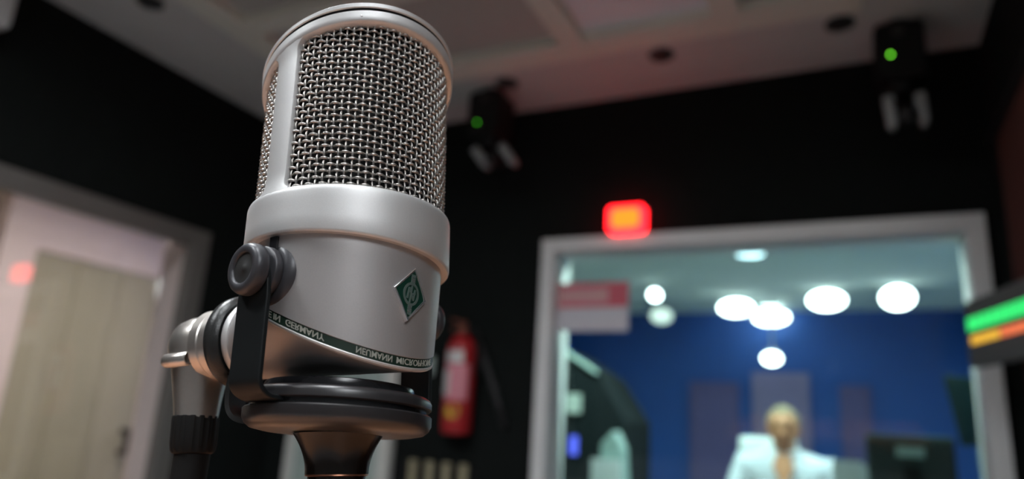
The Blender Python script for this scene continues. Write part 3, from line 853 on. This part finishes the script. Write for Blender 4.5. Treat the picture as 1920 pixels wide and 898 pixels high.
# LED clock on the right wall
A = Vector((0.322, 2.60, 0.0))
dv = Vector((0.085, -0.30, 0.0)).normalized()
nv = Vector((-dv.y, dv.x, 0)) * -1
if nv.x > 0: nv = -nv
mt = Matrix(((dv.x, -nv.x, 0, A.x), (dv.y, -nv.y, 0, A.y), (0, 0, 1, 0.262 + Z), (0, 0, 0, 1)))
ck = thing('led_display', 'grey box display with green and amber glowing rows at the right edge', 'display', mtx=mt)
obj('housing', MB().box((-0.012, 0.0, 0.0), (0.40, 0.034, 0.205)), 'display_grey', ck, bevel=0.006)
obj('wall_bracket', MB().box((0.22, 0.034, 0.06), (0.28, 0.050, 0.14)), 'plastic_black', ck)
def led_row(name, x0, n, pitch, z0, z1, m):
    for k in range(n):
        o = obj(name, MB().box((x0 + k * pitch, -0.003, z0), (x0 + k * pitch + pitch * 0.80, -0.0002, z1)), m, ck)
led_row('green_digit', 0.008, 8, 0.047, 0.110, 0.150, 'clock_green')
led_row('amber_digit', 0.022, 5, 0.036, 0.068, 0.092, 'clock_amber')
led_row('red_digit', 0.206, 5, 0.036, 0.068, 0.092, 'clock_red')

# pale unit high on the left wall at the frame corner
un = thing('wall_unit', 'pale grey box mounted high on the left wall at the top corner', 'wall unit', (XL, 0.95, 1.235 + Z))
obj('case', MB().box((0.001, -0.45, 0.0), (0.16, 0.265, 0.24)), 'plastic_white', un, bevel=0.02)
for k in range(5):
    obj('louvre', MB().box((0.160, -0.40, 0.03 + 0.022 * k), (0.164, 0.20, 0.042 + 0.022 * k)), 'plastic_white', un)

# ================================================================ MICROPHONE
# local frame of the microphone: x right, y towards the lens, z along the body axis; millimetres
ORG = Vector((-0.14451483, 0.17671498, 0.04606095 + Z))
AXX = Vector((0.77964021, 0.62408418, 0.05176938))
AXY = Vector((0.62036765, -0.78098384, 0.07216804))
AXZ = Vector((-0.08546999, 0.02414906, 0.99604804))
MF = Matrix(((AXX.x, AXY.x, AXZ.x), (AXX.y, AXY.y, AXZ.y), (AXX.z, AXY.z, AXZ.z)))
# local frame here is left handed or right handed as measured; make it proper
if MF.determinant() < 0:
    HAND = -1
else:
    HAND = 1
MM = 0.001
def frame_thing(name, label, cat, base):
    """Empty whose axes follow the microphone body; base in local mm"""
    q = MF.to_quaternion() if HAND > 0 else Matrix((MF.col[0], -MF.col[1], MF.col[2])).transposed().to_quaternion()
    loc = ORG + MF @ (Vector(base) * MM)
    o = thing(name, label, cat)
    o.matrix_world = Matrix.LocRotScale(loc, q, None)
    o['_b'] = list(base)
    return o
def lobj(name, mb, m, parent, root=None, smooth=None, bevel=0.0):
    base = (root or parent)['_b']
    mb2 = MB()
    mb2.v = [((p[0] - base[0]) * MM, HAND * (p[1] - base[1]) * MM, (p[2] - base[2]) * MM) for p in mb.v]
    mb2.f = mb.f if HAND > 0 else [tuple(reversed(f)) for f in mb.f]
    return obj(name, mb2, m, parent, smooth, bevel)

def pol(th, r, h):
    """azimuth in degrees from the lens direction towards the right"""
    return (r * math.sin(rad(th)), r * math.cos(rad(th)), h)
TA, TB = 0.144, 0.318           # slant of the head top
def top(h, th, r):
    x, y, _ = pol(th, r, 0)
    return h + TA * x + TB * y
H_LID, H_GRV, H_WT, H_WB = 67.2, 64.9, 60.8, 16.0
THF = 40.0                       # azimuth of the microphone front
N = 180
AZ = [360.0 * k / N for k in range(N)]

mic = frame_thing('microphone', 'silver studio microphone with woven wire head and green diamond badge', 'microphone', (0, 0, -34))
# lid
def trow(h, r):
    return [pol(a, r, top(h, a, r)) for a in AZ]
mb = MB()
mb.rows([trow(H_GRV + 0.50, 28.0), trow(H_GRV + 0.50, 31.75), trow(H_GRV + 0.65, 32.0), trow(H_LID - 0.5, 32.1), trow(H_LID, 31.7), trow(H_LID + 0.15, 30.0), trow(H_LID + 0.15, 26.0)], True, True, True)
lobj('lid', mb, 'satin_head', mic, smooth=35)
mb = MB().rows([trow(H_GRV - 1.2, 29.6), trow(H_GRV + 0.30, 29.6), trow(H_GRV + 0.42, 31.6), trow(H_GRV + 0.48, 31.65)], True, True, True)  # black lining, shade of the gap put into the colour
lobj('lid_gap', mb, 'groove_black', mic, smooth=35)
# head frame: top ring and two pillars
mb = MB()
mb.rows([trow(H_GRV - 1.0, 28.9), trow(H_GRV - 0.45, 30.0), trow(H_GRV - 0.40, 31.6), trow(H_GRV - 0.75, 31.95), trow(H_WT + 1.6, 31.85), trow(H_WT + 0.4, 31.8), trow(H_WT, 31.5), trow(H_WT - 0.2, 30.4), trow(H_WT - 0.1, 28.9), trow(H_GRV - 1.0, 28.9)], True)
for pc_az in (-47.5, 132.5):
    nH, rows = 60, []
    for i in range(nH + 1):
        t = i / nH
        row = []
        hw = 8.4
        # fillets at both ends
        d_mm = max(0.0, min(t * 46.0 - 1.5, (1 - t) * 46.0 - 1.9))
        rf = 2.2
        ex = (rf - math.sqrt(max(0, rf * rf - (rf - d_mm) ** 2))) if d_mm < rf else 0.0
        ex = math.degrees(ex / 31.0)
        hw += ex
        gt_ = max(0.0, (t - 0.86) / 0.14) ** 1.5 * 0.70 + max(0.0, (0.13 - t) / 0.13) ** 1.5 * 0.80
        sec = [(-hw, 28.9), (-hw, 30.5), (-hw + 0.55, 30.98 + gt_), (-hw * 0.6, 31.15 + gt_), (0, 31.15 + gt_), (hw * 0.6, 31.15 + gt_), (hw - 0.55, 30.98 + gt_), (hw, 30.5), (hw, 28.9), (0, 28.9)]
        for da, r in sec:
            a = pc_az + da
            h0 = H_WB - 1.5
            h1 = top(H_WT + 1.9, a, min(r, 31.2))
            row.append(pol(a, r, h0 + (h1 - h0) * t))
        rows.append(row)
    mb.rows(rows, True, True, True)
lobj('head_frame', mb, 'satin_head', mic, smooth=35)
# collar
CA_, CB_ = -0.063, 0.042
def crow(h, r):
    k = max(0.0, 1 - h / 12.0)
    out = []
    for a in AZ:
        x, y, _ = pol(a, r, 0)
        out.append(pol(a, r, h + k * (CA_ * x + CB_ * y)))
    return out
mb = MB().rows([crow(15.2, 28.9), crow(16.0, 29.6), crow(16.15, 31.0), crow(16.0, 31.35), crow(15.7, 31.6), crow(15.3, 31.8), crow(14.8, 31.93), crow(14.2, 32.0), crow(12, 32.0), crow(6, 32.0), crow(0.9, 32.0), crow(0.35, 31.85), crow(0.0, 31.5), crow(0.05, 29.0), crow(3.0, 28.9), crow(15.2, 28.9)], True)
lobj('collar', mb, 'satin_head', mic, smooth=35)
# body with slanted lower end
def cut(th, off=0.0):
    return -17.85 - 13.25 * math.cos(rad(th - THF)) + off
def rbody(h):
    return 29.7 + (27.6 - 29.7) * min(1, max(0, -h / 32.0))
rows = []
for t in [i / 14 for i in range(15)]:
    rows.append([pol(a, rbody(3 + (cut(a) - 3) * t), 3 + (cut(a) - 3) * t) for a in AZ])
rows.append([pol(a, rbody(cut(a)) - 0.35, cut(a) - 0.15) for a in AZ])
mb = MB().rows(rows, True, True, True)
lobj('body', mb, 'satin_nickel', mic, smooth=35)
# green lettered band along the slanted end
def rband(th, dh=0):
    return rbody(cut(th)) - 0.30
mb = MB().rows([[pol(a, rband(a) - 0.3, cut(a, 0.1)) for a in AZ], [pol(a, rband(a), cut(a, 0.05)) for a in AZ], [pol(a, rband(a) - 0.15, cut(a, -2.75)) for a in AZ], [pol(a, rband(a) - 0.6, cut(a, -2.8)) for a in AZ]], True, True, True)
band = lobj('lettered_band', mb, 'band_green', mic, smooth=35)
mb = MB().rows([[pol(a, rband(a) - 0.6, cut(a, -2.75)) for a in AZ], [pol(a, rband(a) + 0.0, cut(a, -2.8)) for a in AZ], [pol(a, rband(a) + 0.10, cut(a, -3.1)) for a in AZ], [pol(a, rband(a) - 0.1, cut(a, -3.6)) for a in AZ], [pol(a, rband(a) - 0.7, cut(a, -3.9)) for a in AZ]], True, True, True)
lobj('band_lip', mb, 'satin_head', mic, smooth=40)
# neck that carries the socket, from the slanted end to the rear
XD = Vector((-0.788, -0.616, 0.0))
XC = Vector((-28.2, -20.8, -20.8))
side = Vector((0.616, -0.788, 0))
rows = []
NK = 16
for i in range(NK + 1):
    t = i / NK
    row = []
    for a in AZ:
        p0 = Vector(pol(a, rband(a) - 0.8, cut(a, -3.7)))
        ph = rad(a - THF)
        p1 = XC + side * (12.0 * math.sin(ph)) + Vector((0, 0, -12.5 * math.cos(ph)))
        e = t
        p = p0.lerp(p1, e)
        row.append(p)
    rows.append(row)
mb = MB().rows(rows, True, True, True)
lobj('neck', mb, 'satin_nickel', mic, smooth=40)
# socket collar at the neck end
lobj('socket_rim', MB().lathe([(11.0, -1.0), (12.8, -0.6), (13.0, 1.2), (12.4, 2.4), (9.0, 2.4)], XC, XD, 48), 'satin_head', mic, smooth=40)
# dark interior behind the wires
mb = MB().rows([[pol(a, 26.5, 12) for a in AZ], trow(H_WT + 1.5, 26.5)], True, True, True)
lobj('inner_screen', mb, 'capsule_dark', mic, smooth=40)

# woven wire grille: every wire is a piece of its own
grille = lobj('wire_grille', MB().rows([crow(13.0, 28.75), crow(15.6, 28.75), crow(15.6, 28.3), crow(13.0, 28.3), crow(13.0, 28.75)], True), 'wire_metal', mic)
PITCH = 4.0
NV = int(360 / PITCH)
HP = 1.99
R0 = 29.35
H0 = 15.0
nrows = 30
def tube_rows(pts, frames, r, n=6):
    rows = []
    for p, (e1, e2) in zip(pts, frames):
        rows.append([Vector(p) + (e1 * math.cos(2 * pi * k / n) + e2 * math.sin(2 * pi * k / n)) * r for k in range(n)])
    return rows
AZ_OFF = -46.0
for c in range(NV):
    a = AZ_OFF + c * PITCH
    htop = top(H_WT + 1.0, a, R0)
    pts, frs = [], []
    k = -2
    er = Vector(pol(a, 1, 0))
    et = Vector((er.y, -er.x, 0))
    while True:
        h = H0 + HP * k / 4.0
        rr = R0 - 0.24 * math.cos(pi * (k / 4.0 + c))
        pts.append(pol(a, rr, h))
        frs.append((er, et))
        if h > htop: break
        k += 1
    m_ = MB().rows(tube_rows(pts, frs, 0.38), True, True, True)
    lobj('wire', m_, 'wire_metal', grille, root=mic, smooth=80)
SUB = 8
for j in range(nrows):
    h = H0 + HP * j
    # keep the arc where the wire lies under the slanted top ring
    full = NV * SUB
    ok = [top(H_WT + 1.2, AZ_OFF + PITCH * i / SUB, R0) > h for i in range(full)]
    if not any(ok): continue
    closed = all(ok)
    start = 0
    if not closed:
        start = next(i for i in range(full) if ok[i] and not ok[i - 1])
    cnt = sum(ok)
    pts, frs = [], []
    for i in range(cnt):
        s_ = (start + i)
        a = AZ_OFF + PITCH * s_ / SUB
        ph = pi * (s_ / SUB + j)
        # flattened crests, quick crossings
        cc = math.cos(ph)
        cc = math.copysign(abs(cc) ** 0.5, cc)
        rr = R0 + 0.46 * cc
        er = Vector(pol(a, 1, 0))
        pts.append(pol(a, rr, h))
        frs.append((er, Vector((0, 0, 1))))
    rws = tube_rows(pts, frs, 0.42)
    m_ = MB()
    if closed:
        rws.append(rws[0])
        m_.rows(rws, True)
    else:
        m_.rows(rws, True, True, True)
    lobj('wire', m_, 'wire_metal', grille, root=mic, smooth=80)

# small rivet on the top ring
lobj('ring_pin', MB().lathe([(0.5, -0.5), (0.5, 0.15), (0.3, 0.3)], pol(-2, 31.6, top(62.3, -2, 31.6)), pol(-2, 1, 0), 12), 'satin_nickel', mic, smooth=40)

# lettering on the band (the picture shows it upside down)
def letter_mesh(text, h_mm):
    cu_ = bpy.data.curves.new('lettering', 'FONT')
    cu_.body = text
    cu_.size = 1.0
    cu_.resolution_u = 3
    cu_.offset = 0.014
    o = bpy.data.objects.new('lettering', cu_)
    COL.objects.link(o)
    dg = bpy.context.evaluated_depsgraph_get()
    me = bpy.data.meshes.new_from_object(o.evaluated_get(dg))
    vs = [tuple(v.co) for v in me.vertices]
    fs = [tuple(p.vertices) for p in me.polygons]
    bpy.data.objects.remove(o)
    bpy.data.meshes.remove(me)
    # subdivide long faces is not needed: letters are small
    xs = [v[0] for v in vs]
    ys = [v[1] for v in vs]
    s = h_mm / max(ys)
    return [((v[0] - min(xs)) * s, v[1] * s) for v in vs], fs, (max(xs) - min(xs)) * s
def band_text(name, text, th0, th1, label):
    vs, fs, wd = letter_mesh(text, 1.75)
    span = (th1 - th0)
    out = []
    for x, y in vs:
        a = th0 + span * x / wd
        off = -0.48 - y
        out.append(pol(a, rband(a) - 0.05 * (-off) + 0.09, cut(a, off)))
    m_ = MB().add(out, fs)
    o = lobj(name, m_, 'letter_grey', band, root=mic)
    o['label'] = label
    sm = o.modifiers.new('thick', 'SOLIDIFY')
    sm.thickness = 0.00012
    sm.offset = 0
band_text('lettering', 'GERMANY', -34.5, -10.6, 'pale upside-down lettering GERMANY')
band_text('lettering', 'MADE IN', -60.0, -38.5, 'pale upside-down lettering MADE IN')
band_text('lettering', 'NEUMANN', 7.2, 29.6, 'pale upside-down lettering NEUMANN')
band_text('lettering', 'MICROPHONE', 32.6, 71.0, 'pale upside-down lettering MICROPHONE')

# diamond badge
BAZ, BH = 38.3, -13.2
bn = Vector(pol(BAZ, 1, 0))
bt = Vector((bn.y, -bn.x, 0))
bc = Vector(pol(BAZ, rbody(BH) + 0.05, BH))
ang = rad(-9.0)
bu = bt * math.cos(ang) + Vector((0, 0, 1)) * math.sin(ang)
bv = -bt * math.sin(ang) + Vector((0, 0, 1)) * math.cos(ang)
lean = Vector((0, 0, 0))
def bp(u, v, d=0.0):
    # bend the plate a little with the body
    bend = -(u * u) / (2 * 34.0)
    return bc + bu * u + bv * v + bn * (d + bend)
def bpoly(pts, d0, d1):
    n = len(pts)
    return MB().rows([[bp(u, v, d0) for u, v in pts], [bp(u, v, d1) for u, v in pts]], True, True, True)
HU, HV = 6.5, 8.3
def diamond(k):
    c = [(0, HV * k), (-HU * k, 0), (0, -HV * k), (HU * k, 0)]
    out = []
    for i in range(4):
        a, b_ = c[i], c[(i + 1) % 4]
        for s_ in range(8):
            out.append((a[0] + (b_[0] - a[0]) * s_ / 8, a[1] + (b_[1] - a[1]) * s_ / 8))
    return out
dm = diamond(1.0)
di = diamond(0.86)
mbf = MB().rows([[bp(u, v, -0.5) for u, v in dm], [bp(u, v, 0.55) for u, v in diamond(0.99)], [bp(u, v, 0.70) for u, v in diamond(0.96)], [bp(u, v, 0.62) for u, v in diamond(0.88)], [bp(u, v, 0.3) for u, v in di]], True, True, False)
badge = lobj('badge', mbf, 'badge_silver', mic, smooth=30)
badge['label'] = 'silver-rimmed green diamond badge with a ring emblem'
mbg = MB()
cen = [(u * 0.5, v * 0.5) for u, v in di]
mbg.rows([[bp(u, v, 0.40) for u, v in di], [bp(u, v, 0.40) for u, v in cen], [bp(u * 0.1, v * 0.1, 0.40) for u, v in di]], True, False, True)
lobj('badge_field', mbg, 'badge_green', badge, root=mic)
# ring
rows = []
for k in range(49):
    a = 2 * pi * k / 48
    rows.append([bp(2.35 * math.cos(a), 2.75 * math.sin(a), 0.40), bp(2.35 * math.cos(a), 2.75 * math.sin(a), 0.58), bp(3.05 * math.cos(a), 3.50 * math.sin(a), 0.58), bp(3.05 * math.cos(a), 3.50 * math.sin(a), 0.40)])
lobj('badge_ring', MB().rows(rows, True), 'badge_relief', badge, root=mic, smooth=40)
def bar(p, q, w_, d=0.56):
    p, q = Vector((p[0], p[1])), Vector((q[0], q[1]))
    t = (q - p).normalized()
    s_ = Vector((-t.y, t.x)) * (w_ / 2)
    n_ = max(1, int((q - p).length / 0.6))
    rows_ = []
    for k in range(n_ + 1):
        c_ = p.lerp(q, k / n_)
        l_, r_ = c_ + s_, c_ - s_
        rows_.append([bp(l_.x, l_.y, 0.4), bp(l_.x, l_.y, d), bp(r_.x, r_.y, d), bp(r_.x, r_.y, 0.4)])
    return rows_
lobj('badge_strip', MB().rows(bar((-0.15, 6.0), (0.0, 3.3), 1.5), True, True, True), 'badge_relief', badge, root=mic)
lobj('badge_strip', MB().rows(bar((0.15, -3.3), (0.3, -6.2), 1.5), True, True, True), 'badge_relief', badge, root=mic)
mono = MB()
for p, q, w_ in (((-1.3, -1.6), (-1.0, 1.8), 0.6), ((-1.0, 1.8), (1.0, -1.7), 0.6), ((1.0, -1.7), (1.3, 1.7), 0.6), ((-0.2, -2.6), (-0.1, 2.6), 0.5), ((0.4, 0.2), (1.6, 0.6), 0.5)):
    mono.rows(bar(p, q, w_, 0.60), True, True, True)
lobj('badge_monogram', mono, 'badge_relief', badge, root=mic)
ticks = MB()
for v in (5.2, 4.5, 3.9, -3.9, -4.6, -5.3):
    ticks.rows(bar((-0.55, v - 0.08), (0.65, v + 0.10), 0.22, 0.64), True, True, True)
lobj('badge_ticks', ticks, 'badge_silver', badge, root=mic)

# pivot bosses on the body where the yoke holds it
YAZ = -49.0
H_PIV = -8.4
for az in (YAZ, YAZ + 180):
    ax_ = Vector(pol(az, 1, 0))
    o_ = Vector((0, 0, H_PIV))
    lobj('pivot_boss', MB().lathe([(10.4, 25.6), (10.2, 27.0), (9.6, 28.3), (8.6, 29.2), (7.6, 29.6), (6.0, 29.6)], o_, ax_, 48), 'knob_grey', mic, smooth=50)
# black slot at the body top above the pivot
sb_ = MB()
rows = []
for da in range(-3, 4):
    a = -44.5 + da * 0.9
    rows.append([pol(a, 28.6, 2.0), pol(a, 30.5, 2.0), pol(a, 30.5, -3.0), pol(a, 28.6, -3.4)])
sb_.rows(rows, True, True, True)
lobj('pivot_stop', sb_, 'black_gloss', mic)

# ================================================================ YOKE AND STAND
yoke = frame_thing('microphone_stand', 'black yoke stand with round rubber base plate holding the microphone', 'microphone stand', (0, 0, -390))
ya = Vector(pol(YAZ, 1, 0))
yt = Vector((ya.y, -ya.x, 0))
def strap_path():
    pts = []
    rho, hb_, rc_ = 33.0, -44.0, 5.0
    for k in range(9):
        t = k / 8
        pts.append((rho, (H_PIV + 6.0) + (hb_ + rc_ - (H_PIV + 6.0)) * t))
    for k in range(1, 9):
        a = pi / 2 * k / 8
        pts.append((rho - rc_ + rc_ * math.cos(a), hb_ + rc_ - rc_ * math.sin(a)))
    pts.append((14, hb_)); pts.append((0, hb_))
    return pts
def dtilt(p):
    """base plate plane leans a little: right side lower"""
    return -0.050 * p[0] + 0.012 * p[1]
def strap(sgn):
    path = strap_path()
    rows = []
    n = len(path)
    for i, (r_, h_) in enumerate(path):
        if i == 0: t = (0, -1)
        elif i == n - 1: t = (-1, 0)
        else: t = (path[i + 1][0] - path[i - 1][0], path[i + 1][1] - path[i - 1][1])
        L = math.hypot(*t)
        t = (t[0] / L, t[1] / L)
        nr, nh = -t[1], t[0]            # outward normal in the plane (rho, h)
        wd = 6.7
        if i < 4:
            wd = 6.7 * math.sqrt(max(0.12, 1 - (1 - i / 3.2) ** 2)) if i < 3 else 6.7
        row = []
        for s_w, s_n in ((-1, -1), (-1, 1), (1, 1), (1, -1)):
            p = ya * (sgn * (r_ + s_n * 0.7 * nr)) + yt * (s_w * wd)
            hh = h_ + s_n * 0.7 * nh
            k = min(1, max(0, (-hh - 30) / 14))
            row.append((p.x, p.y, hh + k * dtilt(p)))
        rows.append(row)
    return MB().rows(rows, True, True, True)
for s in (1, -1):
    lobj('yoke_arm', strap(s), 'strap_black', yoke, smooth=35, bevel=0.0003)
for s in (1, -1):
    ax_ = ya * s
    o_ = Vector((0, 0, H_PIV)) if s > 0 else Vector((0, 0, H_PIV - 3.0)) + ax_ * 2.0
    kn = lobj('clamp_knob', MB().lathe([(5.5, 33.8), (7.0, 33.8), (7.35, 34.2), (7.45, 35.0), (7.35, 36.4), (7.0, 37.3), (6.4, 37.85), (5.6, 38.0), (4.7, 37.9), (4.4, 37.6), (4.3, 36.6), (2.0, 36.4), (0.4, 36.5)], o_, ax_, 48), 'knob_grey', yoke, smooth=50)
    lobj('knob_recess', MB().lathe([(4.3, 36.8), (4.3, 37.25), (1.2, 37.1), (1.0, 37.3), (0.2, 37.4)], o_, ax_, 32), 'groove_black', kn, root=yoke, smooth=50)  # black disc that darkens the knob hole in place of shade
    lobj('clamp_washer', MB().lathe([(5.0, 29.6), (7.2, 29.6), (7.5, 30.0), (7.5, 31.9), (7.1, 32.3), (5, 32.3)], o_, ax_, 40), 'knob_grey', yoke, smooth=50)
# round base plate in layers
def drow(r, h):
    out = []
    for a in AZ:
        x, y, _ = pol(a, r, 0)
        out.append((x + 0.15, y, h + dtilt((x, y))))
    return out
def disc(prof):
    return MB().rows([drow(r, h) for r, h in prof], True, True, True)
lobj('top_washer', disc([(19.0, -40.5), (22.3, -40.2), (22.5, -39.2), (22.0, -37.6), (21.2, -37.3), (12, -37.3)]), 'black_gloss', yoke, smooth=40)
lobj('upper_pad', disc([(25.6, -43.7), (27.1, -43.6), (27.5, -43.3), (27.55, -41.7), (27.1, -40.7), (26.2, -40.1), (25.0, -39.9), (22.0, -39.8)]), 'pad_satin', yoke, smooth=40)
lobj('pad_groove', disc([(25.9, -45.4), (25.9, -43.6)]), 'black_gloss', yoke, smooth=40)
lobj('lower_pad', disc([(13.0, -51.4), (22.5, -51.2), (25.4, -50.6), (26.8, -49.5), (27.55, -48.0), (27.6, -45.6), (27.2, -45.2), (25.8, -45.1)]), 'pad_satin', yoke, smooth=40)
prof = [(13.6, -51.2)]
for k in range(13):
    t = k / 12
    prof.append((9.1 + 4.2 * (1 - t) ** 2.0, -51.2 - 11.4 * t))
mb = MB().lathe([(r, h) for r, h in prof], (0.6, 0, 0), (0, 0, 1), 64)
lobj('flared_socket', mb, 'stand_black', yoke, smooth=40)
lobj('socket_ring', MB().lathe([(8.2, -62.5), (9.0, -62.6), (9.1, -63.0), (8.2, -63.2)], (0.6, 0, 0), (0, 0, 1), 48), 'copper', yoke, smooth=40)
lobj('pole', MB().lathe([(8.3, -62.8), (8.3, -381)], (0.6, 0, 0), (0, 0, 1), 40), 'stand_black', yoke, smooth=40)
fp = ORG + MF @ (Vector((0.6, 0, -385)) * MM)
fm = MB().lathe([(0.075, 0.7505), (0.075, 0.757), (0.070, 0.761), (0.02, 0.766), (0.013, 0.772)], (fp.x, fp.y, 0), (0, 0, 1), 64)
inv = MF.inverted()
fm.v = [tuple(inv @ (Vector(p) - ORG) / MM) for p in fm.v]
lobj('stand_foot', fm, 'stand_black', yoke, smooth=40)
# curved bracket below the plug ring, reaching behind the plate
br = []
for k in range(17):
    t = k / 16
    p0, p1, p2, p3 = Vector((-32.0, -19, -33)), Vector((-32.8, -19, -45)), Vector((-31.5, -17, -47.5)), Vector((-20, -6, -48))
    p = p0 * (1 - t) ** 3 + p1 * 3 * t * (1 - t) ** 2 + p2 * 3 * t * t * (1 - t) + p3 * t ** 3
    br.append(p)
rows = []
for i, p in enumerate(br):
    t = (br[min(16, i + 1)] - br[max(0, i - 1)]).normalized()
    wv = Vector((-0.3, 0.95, 0))
    nn = t.cross(wv).normalized()
    rows.append([p + wv * 6 + nn * 0.7, p + wv * 6 - nn * 0.7, p - wv * 6 - nn * 0.7, p - wv * 6 + nn * 0.7])
lobj('rear_bracket', MB().rows(rows, True, True, True), 'boot_black', yoke, smooth=40)

# ================================================================ PLUG AND CABLE
plug = frame_thing('microphone_cable', 'right-angled silver plug with black cable fitted to the microphone socket', 'cable', (-47, -36, -343))
RC = XC + XD * 3.0
rr_ = [(12.2, 0.0), (13.4, -0.6), (14.7, 0.4), (15.2, 2.2), (14.9, 4.2), (13.8, 5.4), (11.0, 5.8)]
lobj('rubber_ring', MB().lathe(rr_, RC, XD, 64), 'black_rubber', plug, smooth=50)
lobj('coupling_ring', MB().lathe([(10.8, 5.6), (12.3, 6.2), (12.4, 9.6), (11.3, 10.2), (11.2, 10.8), (11.7, 11.3), (11.7, 14.6), (10.8, 15.4)], RC, XD, 56), 'connector_silver', plug, smooth=40)
PCX = RC + XD * 15.5
# housing: barrel along the plug axis turning down into a tapered leg
mb = MB()
mb.lathe([(9.8, 14.8), (10.2, 15.5), (10.0, 22.5), (9.2, 26.0), (7.2, 28.8), (3.5, 30.4), (0.3, 30.7)], RC, XD, 56)
hs = lobj('plug_housing', mb, 'connector_silver', plug, smooth=40)
legc = RC + XD * 20.5
LD = Vector((0.03, 0.0, -1.0))
mb = MB()
rows = []
for r1, r2, h in ((9.6, 9.4, 0.0), (9.4, 9.4, 6.0), (8.6, 8.4, 12.0), (7.6, 7.4, 18.5), (7.0, 6.8, 24.0)):
    c_ = legc + LD * h
    rows.append([c_ + XD * (r1 * math.cos(2 * pi * k / 48)) + side * (r2 * math.sin(2 * pi * k / 48)) for k in range(48)])
mb.rows(rows, True, True, True)
lobj('plug_leg', mb, 'connector_silver', plug, smooth=40)
# boot with ribs
mb = MB()
c_ = legc + LD * 23.0
rows = []
for r_, h_ in ((6.6, 0), (7.2, 0.3), (7.3, 1.5), (7.2, 9.0), (6.9, 11.0), (6.4, 11.8), (5.6, 12.2)):
    cc_ = c_ + LD * h_
    rows.append([cc_ + (XD * math.cos(2 * pi * k / 96) + side * math.sin(2 * pi * k / 96)) * (r_ - (0.28 if (k // 3) % 2 and 0.2 < h_ < 11.5 else 0.0)) for k in range(96)])
mb.rows(rows, True, True, True)
lobj('strain_boot', mb, 'boot_black', plug, smooth=30)
pts = []
for k in range(25):
    t = k / 24
    pts.append(c_ + LD * (11.5 + 262 * t) + Vector((-6 * math.sin(t * 3), -14 * t * t, 0)))
lobj('cable_cord', MB().tube(pts, 5.6, 24), 'boot_black', plug, smooth=60)
# latch tube on the housing
lc = legc + side * 0 + Vector((0, 0, -6.5)) 
ld = Vector((0.80, 0.60, 0.03)).normalized()
lo = legc + ld * 4.2 + XD * 4 - side * 9.2 + Vector((0, 0, -5.8))
lt = lobj('latch_tube', MB().lathe([(2.0, -6.0), (2.3, -5.4), (2.3, 4.0), (2.0, 4.4), (1.5, 4.3), (1.4, 1.0), (0.2, 0.9)], lo, ld, 28), 'connector_silver', plug, smooth=40)
lobj('latch_bore', MB().lathe([(1.45, 0.8), (1.45, 1.4), (0.2, 1.5)], lo, ld, 20), 'copper', lt, root=plug)
# drop the helper property
for o in list(SC.objects):
    if '_b' in o: del o['_b']
